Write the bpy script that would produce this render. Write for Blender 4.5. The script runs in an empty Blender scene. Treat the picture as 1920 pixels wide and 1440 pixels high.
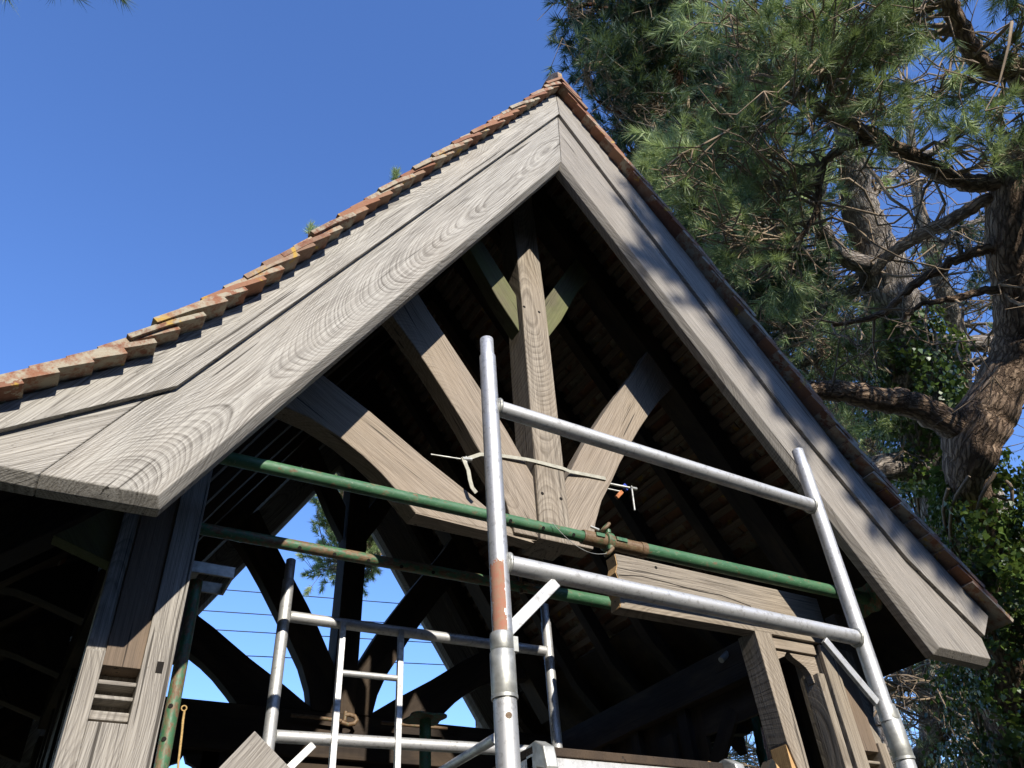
import bpy, math, random
import numpy as np
from mathutils import Vector, Matrix
random.seed(7); rng = np.random.default_rng(11)
sc = bpy.context.scene
H = 1.55                                   # eye height above the ground

# ---------------------------------------------------------------- camera
RT = Vector((0.87521572, -0.47992293, -0.06059229)).normalized()
UP = Vector((-0.26344949, -0.57795732, 0.77237278)).normalized()
FW = Vector((0.40569916, 0.66002979, 0.63227278)).normalized()
FPX = 1507.43
cam_d = bpy.data.cameras.new('camera'); cam = bpy.data.objects.new('camera', cam_d)
sc.collection.objects.link(cam); sc.camera = cam
m = Matrix((RT, UP, -FW)).transposed().to_4x4(); m.translation = (0, 0, H); cam.matrix_world = m
cam_d.sensor_width = 36; cam_d.lens = FPX / 1920 * 36; cam_d.clip_start = .05; cam_d.clip_end = 2000

# ---------------------------------------------------------------- light
SUN = Vector((-0.06, -1.0, 0.55)).normalized()          # towards the sun
SUN_EL = math.asin(SUN.z); SUN_AZ = math.atan2(SUN.x, SUN.y)
w = bpy.data.worlds.new('World'); sc.world = w; w.use_nodes = True
nt = w.node_tree; bg = nt.nodes['Background']
sky = nt.nodes.new('ShaderNodeTexSky'); sky.sky_type = 'NISHITA'; sky.sun_disc = False
sky.sun_elevation = SUN_EL; sky.sun_rotation = SUN_AZ
sky.air_density = 1.0; sky.dust_density = 0.15; sky.ozone_density = 3.5; sky.altitude = 200
hs = nt.nodes.new('ShaderNodeHueSaturation'); hs.inputs['Saturation'].default_value = 1.15; hs.inputs['Value'].default_value = 1.55; hs.inputs['Hue'].default_value = .512
nt.links.new(sky.outputs[0], hs.inputs['Color']); nt.links.new(hs.outputs[0], bg.inputs[0]); bg.inputs[1].default_value = 0.15
ld = bpy.data.lights.new('sun', 'SUN'); ld.energy = 5.0; ld.angle = math.radians(.5); ld.color = (1, .94, .85)
lo = bpy.data.objects.new('sun', ld); sc.collection.objects.link(lo)
lo.rotation_euler = (-SUN).to_track_quat('-Z', 'Y').to_euler(); lo.location = (0, 0, 12)
sc.view_settings.view_transform = 'Standard'; sc.view_settings.look = 'None'
sc.view_settings.exposure = 0.42; sc.view_settings.gamma = 1
sc.render.engine = 'CYCLES'; sc.render.resolution_x = 1024; sc.render.resolution_y = 768
sc.cycles.max_bounces = 5; sc.cycles.diffuse_bounces = 3; sc.cycles.transparent_max_bounces = 8

# ---------------------------------------------------------------- helpers
def ray(px, py): return RT * ((px - 960) / FPX) - UP * ((py - 720) / FPX) + FW
def W(px, py, d): return ray(px, py) * d                 # point at forward distance d (eye-relative)
def at(px, py, Y):                                       # point on the upright plane y = Y
    v = ray(px, py); return v * (Y / v.y)

def thing(name, label, cat, loc, group=None):
    o = bpy.data.objects.new(name, None); sc.collection.objects.link(o)
    o.empty_display_size = .2; o.location = (loc[0], loc[1], loc[2] + H)
    o['label'] = label; o['category'] = cat
    if group: o['group'] = group
    return o
def top_of(o):
    p = Vector((0, 0, 0))
    while o is not None: p = p + o.location; o = o.parent
    return p

class MB:
    def __init__(s): s.v = []; s.f = []; s.g = []; s.t = []; s.sm = []
    def add(s, vs, fs, g=None, tint=0.0, smooth=False):
        n = len(s.v); s.v += [tuple(v) for v in vs]
        s.g += [tuple(x) for x in (g if g is not None else vs)]
        s.t += [tint] * len(vs); s.f += [tuple(i + n for i in f) for f in fs]; s.sm += [smooth] * len(fs)
    def prism(s, pts, y0, y1, axis=(1, 0), off=None, tint=0.0, front=None, yf=None):
        """outline pts (x,z) extruded from y0 (front) to y1; optional smaller front outline at y0 with shoulder at yf"""
        if off is None: off = (random.uniform(0, 9), random.uniform(-.06, .06), random.uniform(0, 3))
        ax = Vector(axis).normalized()
        c = Vector(pts[0])
        def G(x, z, y):
            u = x * ax.x + z * ax.y; v = -x * ax.y + z * ax.x
            v0 = -c.x * ax.y + c.y * ax.x
            return (u + off[0], v - v0 + off[1], y + off[2])
        area = sum(pts[i][0] * pts[(i + 1) % len(pts)][1] - pts[(i + 1) % len(pts)][0] * pts[i][1] for i in range(len(pts)))
        if area < 0:
            pts = pts[::-1]; front = front[::-1] if front else None
        rings = []
        if front: rings = [(front, y0), (pts, yf), (pts, y1)]
        else: rings = [(pts, y0), (pts, y1)]
        vs = []; gs = []; n = len(pts)
        for P, y in rings:
            for x, z in P: vs.append((x, y, z)); gs.append(G(x, z, y))
        fs = [tuple(range(n))]
        for k in range(len(rings) - 1):
            for i in range(n):
                j = (i + 1) % n; a = k * n
                fs.append((a + j, a + i, a + n + i, a + n + j))
        fs.append(tuple(range((len(rings) - 1) * n, len(rings) * n))[::-1])
        s.add(vs, fs, gs, tint)
    def beam(s, a, b, wd, dp, up=(0, 0, 1), tint=0.0, off=None, taper=1.0):
        """timber from a to b, wd across, dp along 'up'"""
        a = Vector(a); b = Vector(b); d = (b - a).normalized(); up = Vector(up)
        x = d.cross(up).normalized(); y = x.cross(d).normalized()
        if off is None: off = (random.uniform(0, 9), random.uniform(-.06, .06), random.uniform(0, 3))
        vs = []; gs = []; L = (b - a).length
        for t, P, k in ((0, a, 1), (L, b, taper)):
            for sx, sy in ((-1, -1), (1, -1), (1, 1), (-1, 1)):
                vs.append(P + x * sx * wd / 2 * k + y * sy * dp / 2 * k); gs.append((t + off[0], sx * wd / 2 + off[1], sy * dp / 2 + off[2]))
        s.add(vs, [(0, 1, 2, 3), (7, 6, 5, 4), (0, 4, 5, 1), (1, 5, 6, 2), (2, 6, 7, 3), (3, 7, 4, 0)], gs, tint)
    def box(s, x0, x1, y0, y1, z0, z1, **k):
        if z1 - z0 >= x1 - x0 and z1 - z0 >= y1 - y0: s.beam(((x0 + x1) / 2, (y0 + y1) / 2, z0), ((x0 + x1) / 2, (y0 + y1) / 2, z1), x1 - x0, y1 - y0, (0, 1, 0), **k)
        elif x1 - x0 >= y1 - y0: s.beam((x0, (y0 + y1) / 2, (z0 + z1) / 2), (x1, (y0 + y1) / 2, (z0 + z1) / 2), y1 - y0, z1 - z0, (0, 0, 1), **k)
        else: s.beam(((x0 + x1) / 2, y0, (z0 + z1) / 2), ((x0 + x1) / 2, y1, (z0 + z1) / 2), x1 - x0, z1 - z0, (0, 0, 1), **k)
    def tube(s, path, rad, n=20, caps=True, tint=0.0, off=0.0, hollow=False):
        P = [Vector(p) for p in path]; m_ = len(P)
        if not hasattr(rad, '__len__'): rad = [rad] * m_
        prev = None; vs = []; gs = []; L = off
        for i, p in enumerate(P):
            d = (P[min(i + 1, m_ - 1)] - P[max(i - 1, 0)]).normalized()
            if prev is None:
                a = Vector((0, 0, 1)) if abs(d.z) < .9 else Vector((1, 0, 0)); x = d.cross(a).normalized()
            else: x = (prev - d * prev.dot(d)).normalized()
            prev = x; y = d.cross(x)
            if i: L += (p - P[i - 1]).length
            for k in range(n):
                an = 2 * math.pi * k / n
                vs.append(p + (x * math.cos(an) + y * math.sin(an)) * rad[i]); gs.append((math.cos(an) * rad[i], math.sin(an) * rad[i], L))
        fs = []
        for i in range(m_ - 1):
            for k in range(n):
                j = (k + 1) % n; fs.append((i * n + k, i * n + j, (i + 1) * n + j, (i + 1) * n + k))
        s.add(vs, fs, gs, tint, True)
        if caps:
            for base, q in ((0, 0), ((m_ - 1) * n, m_ - 1)):
                s.add(vs[base:base + n], [tuple(range(n))[::-1] if q == 0 else tuple(range(n))], gs[base:base + n], tint, False)
    def build(s, name, mat, parent=None, bevel=0.0, label=None):
        me = bpy.data.meshes.new(name)
        o = bpy.data.objects.new(name, me); sc.collection.objects.link(o)
        if parent is not None:
            o.parent = parent; org = top_of(parent)
        else: org = Vector((0, 0, 0))
        me.from_pydata([(x - org.x, y - org.y, z + H - org.z) for x, y, z in s.v], [], s.f)
        at_ = me.attributes.new('gco', 'FLOAT_VECTOR', 'POINT'); at_.data.foreach_set('vector', np.array(s.g, dtype=np.float32).ravel())
        tt = me.attributes.new('tint', 'FLOAT', 'POINT'); tt.data.foreach_set('value', np.array(s.t, dtype=np.float32))
        me.polygons.foreach_set('use_smooth', np.array(s.sm, dtype=bool))
        me.materials.append(mat); me.update()
        if bevel:
            b = o.modifiers.new('bevel', 'BEVEL'); b.width = bevel; b.segments = 2; b.limit_method = 'ANGLE'; b.angle_limit = math.radians(35)
        if label: o['label'] = label
        return o

def np_mesh(name, V, nper, mat, parent=None, tint=None, faces=None, gco=None):
    """V (n,3) eye-relative; every nper consecutive verts are one face"""
    me = bpy.data.meshes.new(name); o = bpy.data.objects.new(name, me); sc.collection.objects.link(o)
    org = Vector((0, 0, 0))
    if parent is not None: o.parent = parent; org = top_of(parent)
    V = V.astype(np.float32).copy(); V[:, 0] -= org.x; V[:, 1] -= org.y; V[:, 2] += H - org.z
    me.vertices.add(len(V)); me.vertices.foreach_set('co', V.ravel())
    if faces is None: idx = np.arange(len(V), dtype=np.int32)
    else: idx = faces.astype(np.int32).ravel()
    nf = len(idx) // nper
    me.loops.add(len(idx)); me.loops.foreach_set('vertex_index', idx)
    me.polygons.add(nf); me.polygons.foreach_set('loop_start', np.arange(nf, dtype=np.int32) * nper)
    me.polygons.foreach_set('loop_total', np.full(nf, nper, dtype=np.int32))
    if faces is not None: me.polygons.foreach_set('use_smooth', np.ones(nf, dtype=bool))
    if tint is not None:
        a = me.attributes.new('tint', 'FLOAT', 'POINT'); a.data.foreach_set('value', tint.astype(np.float32))
    if gco is not None:
        a = me.attributes.new('gco', 'FLOAT_VECTOR', 'POINT'); a.data.foreach_set('vector', gco.astype(np.float32).ravel())
    me.materials.append(mat); me.update(calc_edges=True); me.validate()
    return o

# ---------------------------------------------------------------- materials
class NT:
    def __init__(s, name):
        s.m = bpy.data.materials.new(name); s.m.use_nodes = True; s.n = s.m.node_tree.nodes; s.l = s.m.node_tree.links
        s.b = s.n['Principled BSDF']
    def node(s, t, **k):
        n = s.n.new(t)
        for a, b in k.items(): setattr(n, a, b)
        return n
    def set(s, n, i, v):
        if hasattr(v, 'is_linked') or isinstance(v, bpy.types.NodeSocket): s.l.new(v, n.inputs[i])
        else: n.inputs[i].default_value = v
    def math(s, op, a, b=0.0, c=0.0, clamp=False):
        n = s.node('ShaderNodeMath', operation=op); n.use_clamp = clamp; s.set(n, 0, a); s.set(n, 1, b); s.set(n, 2, c); return n.outputs[0]
    def attr(s, name, out='Vector'):
        n = s.node('ShaderNodeAttribute', attribute_name=name); return n.outputs[out]
    def scale(s, v, sc_, loc=(0, 0, 0)):
        n = s.node('ShaderNodeMapping'); s.set(n, 0, v); n.inputs['Scale'].default_value = sc_; n.inputs['Location'].default_value = loc; return n.outputs[0]
    def noise(s, v, scale=1.0, detail=3, rough=.5, dist=0.0, col=False):
        n = s.node('ShaderNodeTexNoise'); s.set(n, 'Vector', v); n.inputs['Scale'].default_value = scale; n.inputs['Detail'].default_value = detail
        n.inputs['Roughness'].default_value = rough; n.inputs['Distortion'].default_value = dist
        return n.outputs['Color' if col else 'Fac']
    def ramp(s, f, stops, interp='LINEAR'):
        n = s.node('ShaderNodeValToRGB'); s.set(n, 0, f); r = n.color_ramp; r.interpolation = interp
        while len(r.elements) < len(stops): r.elements.new(.5)
        for e, (p, c) in zip(r.elements, stops):
            e.position = p; e.color = (c, c, c, 1) if not hasattr(c, '__len__') else (*c, 1)
        return n.outputs[0]
    def mix(s, f, a, b, mode='MIX'):
        n = s.node('ShaderNodeMix', data_type='RGBA', blend_type=mode); n.clamp_factor = True
        s.set(n, 0, f)
        for i, v in ((6, a), (7, b)):
            if isinstance(v, tuple): n.inputs[i].default_value = (*v, 1)
            else: s.l.new(v, n.inputs[i])
        return n.outputs[2]
    def bump(s, h, strength=.5, dist=.002, prev=None):
        n = s.node('ShaderNodeBump'); n.inputs['Strength'].default_value = strength; n.inputs['Distance'].default_value = dist
        s.l.new(h, n.inputs['Height'])
        if prev is not None: s.l.new(prev, n.inputs['Normal'])
        return n.outputs[0]

def wood(name, light, dark, freq=75, contrast=.6, wav=.05, brown=(.26, .17, .09), brown_amt=.25, green=0.0, seed=0.0, rough=.85, bumpd=.0025, cath=.22, stain=.5):
    t = NT(name); g = t.attr('gco')
    sep = t.node('ShaderNodeSeparateXYZ'); t.l.new(g, sep.inputs[0]); u, v, d = sep.outputs
    nA = t.noise(t.scale(g, (1.1, 2.6, 2.6), (seed, 0, 0)), 1, 2, .5)          # broad waviness
    nB = t.noise(t.scale(g, (.42, .5, .5), (seed + 5, 2, 0)), 1, 1, .5)      # distance to the pith plane
    nC = t.noise(t.scale(g, (8, 14, 14), (seed, 3, 1)), 1, 2, .5)           # small figure
    vv = t.math('ADD', v, t.math('MULTIPLY', t.math('SUBTRACT', nA, .5), wav * 2.6))
    vv = t.math('ADD', vv, t.math('MULTIPLY', t.math('SUBTRACT', nC, .5), wav * .42))
    hh = t.math('MULTIPLY', t.math('SUBTRACT', nB, .2), cath * 2.6)
    hh = t.math('ADD', hh, t.math('MULTIPLY', d, .06))
    r = t.math('SQRT', t.math('ADD', t.math('MULTIPLY', vv, vv), t.math('MULTIPLY', hh, hh)))
    rf_ = t.math('MULTIPLY', r, freq)
    rv = t.node('ShaderNodeCombineXYZ'); t.l.new(t.math('MULTIPLY', rf_, .31), rv.inputs[0]); rv.inputs[1].default_value = seed
    rn = t.noise(rv.outputs[0], 1, 2, .6)
    rv2 = t.node('ShaderNodeCombineXYZ'); t.l.new(t.math('MULTIPLY', rf_, 1.0), rv2.inputs[0]); t.l.new(t.math('MULTIPLY', u, 1.5), rv2.inputs[1])
    rn2 = t.noise(rv2.outputs[0], 1, 1, .5)
    rf2 = t.math('ADD', rf_, t.math('MULTIPLY', rn, 3.2))
    fr = t.math('FRACT', rf2)
    fine = t.ramp(t.math('FRACT', t.math('MULTIPLY', rf2, 2.63)), [(0, 0), (.6, .5), (.8, 1), (1, 0)])
    ring = t.ramp(fr, [(0, 0), (.3, .08), (.55, .5), (.74, 1), (.88, .8), (1, 0)])
    fib = t.noise(t.scale(g, (4, 260, 260), (seed, 0, 0)), 1, 3, .6)
    fib2 = t.noise(t.scale(g, (3, 90, 90), (seed + 1, 0, 0)), 1, 3, .6)
    big = t.noise(t.scale(g, (1.6, 5, 5), (seed + 2, 4, 0)), 1, 4, .6)
    patch = t.ramp(t.noise(t.scale(g, (2.2, 8, 8), (seed + 3, 0, 2)), 1, 3, .6), [(.3, .5), (.55, 1)])
    ring = t.math('MULTIPLY', ring, t.ramp(rn2, [(.32, .4), (.58, 1)]))
    ring = t.math('ADD', t.math('MULTIPLY', ring, .8), t.math('MULTIPLY', fine, .3), clamp=True)
    ringc = t.math('MULTIPLY', t.math('MULTIPLY', ring, patch), t.ramp(fib2, [(.34, .4), (.56, 1)]))
    col = t.mix(t.math('MULTIPLY', ringc, contrast), light, dark)
    col = t.mix(t.math('MULTIPLY', t.ramp(fib, [(.35, 1), (.6, 0)]), .68), col, dark)
    br = t.mix(.5, brown, light)
    col = t.mix(t.math('MULTIPLY', t.ramp(big, [(.42, 0), (.68, 1)]), brown_amt), col, br, 'MIX')
    st = t.noise(t.scale(g, (2.6, 9, 9), (seed + 7, 1, 0)), 1, 5, .65)
    col = t.mix(t.math('MULTIPLY', t.ramp(st, [(.5, 0), (.72, 1)]), stain), col, t.mix(.55, dark, light))
    crk = t.noise(t.scale(g, (1.4, 60, 60), (seed + 9, 3, 0)), 1, 2, .5)
    cm = t.ramp(crk, [(.0, 0), (.285, 1), (.3, 0)])
    cm = t.ramp(crk, [(.305, 1), (.335, 0)])
    col = t.mix(t.math('MULTIPLY', cm, .8), col, (.03, .025, .02))
    pits = t.noise(t.scale(g, (60, 220, 220), (seed, 8, 0)), 1, 1, .5)
    col = t.mix(t.math('MULTIPLY', t.ramp(pits, [(.68, 0), (.76, 1)]), .5), col, dark)
    if green:
        gn = t.noise(t.scale(g, (3, 7, 7), (seed + 12, 0, 0)), 1, 4, .6)
        col = t.mix(t.math('MULTIPLY', t.ramp(gn, [(.38, 0), (.62, 1)]), green), col, (.16, .19, .06))
    t.l.new(col, t.b.inputs['Base Color'])
    t.b.inputs['Roughness'].default_value = rough; t.b.inputs['Specular IOR Level'].default_value = .25
    hgt = t.math('SUBTRACT', 1.0, t.math('ADD', t.math('MULTIPLY', ringc, .45), t.math('ADD', t.math('MULTIPLY', fib, .35), cm)))
    t.l.new(t.bump(hgt, .55, bumpd), t.b.inputs['Normal'])
    return t.m

M = {}
M['oak_silver'] = wood('weathered_silver_oak', (.51, .485, .43), (.08, .069, .057), 390, .92, .034, brown_amt=.22, seed=1)
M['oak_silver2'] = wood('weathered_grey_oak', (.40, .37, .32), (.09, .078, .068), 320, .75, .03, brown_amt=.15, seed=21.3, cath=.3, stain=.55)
M['oak_edge'] = wood('algae_tinted_oak', (.30, .27, .19), (.10, .09, .06), 90, .5, .03, green=.5, seed=4)
M['oak_tan'] = wood('tan_oak', (.38, .32, .25), (.11, .085, .06), 260, .65, .035, brown_amt=.35, seed=8)
M['oak_king'] = wood('grey_brown_oak', (.38, .33, .26), (.07, .055, .04), 260, .85, .035, brown_amt=.35, seed=15)
M['oak_green'] = wood('greenish_oak', (.15, .14, .085), (.055, .05, .03), 130, .4, .03, green=.45, seed=18)
M['oak_dark'] = wood('shaded_brown_oak', (.042, .032, .025), (.018, .013, .01), 130, .5, .03, brown_amt=.4, seed=25)  # the gloom under the roof is darkened into this oak's colour
M['oak_brown'] = wood('smooth_brown_oak', (.20, .15, .11), (.09, .07, .05), 130, .25, .02, brown_amt=.4, seed=31)
M['oak_new'] = wood('fresh_orange_oak', (.62, .40, .18), (.36, .20, .08), 60, .45, .03, brown=(.5, .28, .1), seed=36, stain=.1)
M['batten'] = wood('roofing_batten', (.23, .175, .13), (.10, .075, .055), 90, .3, .02, seed=40)

def alu(name, paint=None, marks=False):
    t = NT(name); g = t.attr('gco')
    n1 = t.noise(t.scale(g, (30, 30, 9)), 1, 4, .6); n2 = t.noise(t.scale(g, (220, 220, 25)), 1, 3, .6)
    n3 = t.noise(t.scale(g, (60, 60, 60)), 1, 5, .7)
    col = t.mix(t.ramp(n1, [(.35, 0), (.7, 1)]), (.66, .66, .64), (.44, .44, .43))
    col = t.mix(t.math('MULTIPLY', t.ramp(n3, [(.53, 0), (.66, 1)]), .65), col, (.27, .26, .235))
    col = t.mix(t.math('MULTIPLY', t.ramp(n2, [(.62, 0), (.7, 1)]), .5), col, (.78, .78, .76))
    t.b.inputs['Metallic'].default_value = .7
    ro = t.ramp(n1, [(.3, .46), (.7, .66)])
    if paint:
        sep = t.node('ShaderNodeSeparateXYZ'); t.l.new(g, sep.inputs[0]); gx, gy, gz = sep.outputs
        ang = t.math('ARCTAN2', gy, gx)
        wob = t.math('MULTIPLY', t.math('SUBTRACT', t.noise(t.scale(g, (55, 55, 38)), 1, 6, .7), .5), 2.0)
        a = t.math('ADD', t.math('ABSOLUTE', t.math('SUBTRACT', ang, paint[0])), wob)
        z = t.math('ADD', t.math('ABSOLUTE', t.math('SUBTRACT', gz, paint[1])), t.math('MULTIPLY', wob, .05))
        mk = t.math('MULTIPLY', t.math('LESS_THAN', a, paint[3]), t.math('LESS_THAN', z, paint[2]))
        pc = t.mix(t.ramp(n3, [(.4, 0), (.65, 1)]), (.38, .16, .10), (.32, .21, .13))
        col = t.mix(mk, col, pc)
        t.l.new(t.math('SUBTRACT', .82, t.math('MULTIPLY', mk, .8)), t.b.inputs['Metallic'])
        ro = t.math('ADD', ro, t.math('MULTIPLY', mk, .3), clamp=True)
    t.l.new(col, t.b.inputs['Base Color']); t.l.new(ro, t.b.inputs['Roughness'])
    t.l.new(t.bump(t.math('ADD', n2, n3), .25, .0008), t.b.inputs['Normal'])
    return t.m
M['alu'] = alu('dull_aluminium')
M['zinc'] = NT('galvanised').m
def simple(name, col, rough=.6, metal=0.0, var=.35, sc_=30, bump=.3, spec=.4):
    t = NT(name); tc = t.node('ShaderNodeTexCoord').outputs['Object']
    n = t.noise(tc, sc_, 5, .6)
    c2 = tuple(c * (1 - var) for c in col); c1 = tuple(min(1, c * (1 + var)) for c in col)
    t.l.new(t.mix(t.ramp(n, [(.3, 0), (.7, 1)]), c2, c1), t.b.inputs['Base Color'])
    t.b.inputs['Roughness'].default_value = rough; t.b.inputs['Metallic'].default_value = metal; t.b.inputs['Specular IOR Level'].default_value = spec
    t.l.new(t.bump(n, bump, .002), t.b.inputs['Normal'])
    return t.m
M['zinc'] = simple('galvanised_steel', (.42, .42, .38), .5, .6)
M['dark'] = simple('dark_hole', (.012, .01, .008), 1, 0, .2)
M['webbing'] = simple('cream_webbing', (.40, .385, .31), .9, 0, .2, 40)
M['blue'] = simple('blue_paint', (.03, .06, .35), .5)
M['orange'] = simple('orange_handle', (.45, .16, .05), .5)
M['black'] = simple('black_cable', (.02, .02, .02), .6)
M['rope'] = simple('sisal_rope', (.45, .30, .12), .95, 0, .4, 200)
M['mortar'] = simple('lime_mortar', (.36, .33, .27), .95, 0, .3, 60)
def green_steel(name, rust=.3, red=False):
    t = NT(name); g = t.attr('gco')
    n1 = t.noise(t.scale(g, (25, 25, 8)), 1, 5, .65); n2 = t.noise(t.scale(g, (40, 40, 22), (3, 1, 7)), 1, 6, .7); n3 = t.noise(t.scale(g, (130, 130, 60)), 1, 3, .6)
    col = t.mix(t.ramp(n1, [(.35, 0), (.7, 1)]), (.03, .11, .045), (.085, .19, .095))
    col = t.mix(t.math('MULTIPLY', t.ramp(n3, [(.6, 0), (.72, 1)]), .6), col, (.25, .30, .2))
    mk = t.ramp(n2, [(.62 - rust * .35, 0), (.70 - rust * .3, 1)])
    col = t.mix(t.math('MULTIPLY', mk, .85), col, t.mix(t.ramp(n3, [(.4, 0), (.6, 1)]), (.15, .065, .03), (.22, .13, .075)))
    t.l.new(col, t.b.inputs['Base Color']); t.l.new(t.ramp(n2, [(.3, .38), (.7, .75)]), t.b.inputs['Roughness'])
    t.l.new(t.bump(t.math('ADD', n2, n3), .35, .001), t.b.inputs['Normal'])
    return t.m
M['green'] = green_steel('green_painted_steel', .14); M['green_rusty'] = green_steel('rusty_green_steel', .5)
M['rust'] = green_steel('rusty_steel', .95)

def tile_mat():
    t = NT('clay_tile'); tc = t.node('ShaderNodeTexCoord').outputs['Object']; ti = t.attr('tint', 'Fac')
    n1 = t.noise(tc, 60, 5, .65); n2 = t.noise(tc, 7, 5, .7, .3); n3 = t.noise(tc, 22, 6, .72); n4 = t.noise(tc, 11, 4, .6, .5)
    base = t.ramp(ti, [(0, (.13, .05, .03)), (.35, (.23, .085, .045)), (.7, (.29, .14, .075)), (1, (.18, .12, .085))])
    col = t.mix(t.math('MULTIPLY', t.ramp(n1, [(.3, 0), (.7, 1)]), .4), base, (.34, .20, .12))
    sep = t.node('ShaderNodeSeparateXYZ'); t.l.new(t.node('ShaderNodeNewGeometry').outputs['True Normal'], sep.inputs[0])
    li = t.math('MULTIPLY', t.ramp(n3, [(.40, 0), (.55, 1)]), t.ramp(t.math('FRACT', t.math('ADD', t.math('MULTIPLY', ti, 7.3), t.math('MULTIPLY', n2, .8))), [(.35, .05), (.6, 1)]))
    col = t.mix(t.math('MULTIPLY', li, .85), col, (.38, .35, .26))
    ye = t.math('MULTIPLY', t.ramp(n4, [(.62, 0), (.67, 1)]), t.ramp(n3, [(.4, 0), (.5, 1)]))
    col = t.mix(t.math('MULTIPLY', ye, .9), col, (.46, .29, .05))
    t.l.new(col, t.b.inputs['Base Color']); t.b.inputs['Roughness'].default_value = .92
    t.l.new(t.bump(t.math('ADD', n1, n3), .6, .004), t.b.inputs['Normal'])
    return t.m
M['tile'] = tile_mat()

def bark_mat(name, light, dark, sc_=1.0):
    t = NT(name); g = t.attr('gco')
    v = t.node('ShaderNodeTexVoronoi'); v.feature = 'DISTANCE_TO_EDGE'
    wv = t.node('ShaderNodeVectorMath', operation='ADD'); t.l.new(t.scale(g, (26 * sc_, 26 * sc_, 7 * sc_)), wv.inputs[0])
    nz = t.node('ShaderNodeVectorMath', operation='SCALE'); t.l.new(t.noise(t.scale(g, (22, 22, 9)), 1, 4, .65, col=True), nz.inputs[0]); nz.inputs['Scale'].default_value = 1.6
    t.l.new(nz.outputs[0], wv.inputs[1]); t.l.new(wv.outputs[0], v.inputs['Vector']); v.inputs['Scale'].default_value = 1
    n1 = t.noise(t.scale(g, (30, 30, 12)), 1, 6, .7); n2 = t.noise(t.scale(g, (6, 6, 2)), 1, 4, .6)
    e = t.ramp(v.outputs['Distance'], [(0, .15), (.22, 1)])
    col = t.mix(t.ramp(n1, [(.3, 0), (.7, 1)]), dark, light)
    col = t.mix(t.ramp(n2, [(.45, 0), (.7, .6)]), col, tuple(c * 1.3 for c in light))
    col = t.mix(t.math('SUBTRACT', 1.0, e), col, tuple(c * .6 for c in dark))
    t.l.new(col, t.b.inputs['Base Color']); t.b.inputs['Roughness'].default_value = .95; t.b.inputs['Specular IOR Level'].default_value = .15
    t.l.new(t.bump(t.math('ADD', t.math('MULTIPLY', e, .8), n1), 1.0, .02), t.b.inputs['Normal'])
    return t.m
M['bark'] = bark_mat('pine_bark', (.44, .32, .22), (.15, .10, .07))
M['bark_grey'] = bark_mat('grey_pine_bark', (.52, .45, .37), (.16, .13, .11))
M['bark_red'] = bark_mat('reddish_bark', (.22, .10, .055), (.09, .045, .03))
M['twig'] = simple('twig_bark', (.24, .18, .12), .95, 0, .45, 8, 0)
def leaf(name, dark, light, trans=.25, rough=.55, spec=.35):
    t = NT(name); ti = t.attr('tint', 'Fac')
    c = t.ramp(ti, [(0, dark), (1, light)])
    t.l.new(c, t.b.inputs['Base Color']); t.b.inputs['Roughness'].default_value = rough; t.b.inputs['Specular IOR Level'].default_value = spec
    tr = t.node('ShaderNodeBsdfTranslucent'); t.l.new(t.mix(.5, c, (.20, .26, .04)), tr.inputs[0])
    mx = t.node('ShaderNodeMixShader'); mx.inputs[0].default_value = trans
    t.l.new(t.b.outputs[0], mx.inputs[1]); t.l.new(tr.outputs[0], mx.inputs[2])
    t.l.new(mx.outputs[0], t.n['Material Output'].inputs[0])
    return t.m
M['needle'] = leaf('pine_needles', (.03, .065, .03), (.46, .56, .25), .34, .45, .4)
M['needle_blue'] = leaf('dark_pine_needles', (.025, .055, .04), (.20, .28, .15), .25)
M['ivy'] = leaf('ivy_leaves', (.015, .04, .010), (.13, .20, .035), .25, .38, .5)

def ground_mat():
    t = NT('grass_ground'); tc = t.node('ShaderNodeTexCoord').outputs['Object']
    n1 = t.noise(tc, .6, 5, .6); n2 = t.noise(tc, 14, 6, .7)
    c = t.mix(t.ramp(n1, [(.35, 0), (.65, 1)]), (.035, .055, .018), (.09, .085, .04))
    c = t.mix(t.math('MULTIPLY', n2, .5), c, (.06, .05, .03))
    t.l.new(c, t.b.inputs['Base Color']); t.b.inputs['Roughness'].default_value = 1
    t.l.new(t.bump(n2, .8, .03), t.b.inputs['Normal']); return t.m
g_ = MB(); R_ = 900
N_ = 24
vs = [(0, 0, -H)] + [(math.cos(2 * math.pi * i / N_) * R_, math.sin(2 * math.pi * i / N_) * R_, -H) for i in range(N_)]
g_.add(vs, [(0, i + 1, (i + 1) % N_ + 1) for i in range(N_)])
o = g_.build('ground', ground_mat()); o['kind'] = 'structure'
p_ = MB(); p_.add([(.45, -8, -H + .004), (3.1, -8, -H + .004), (3.0, 12, -H + .004), (.35, 12, -H + .004)], [(0, 1, 2, 3)])
o = p_.build('path', simple('gravel_path', (.14, .12, .09), 1, 0, .5, 60)); o['kind'] = 'structure'

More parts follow.
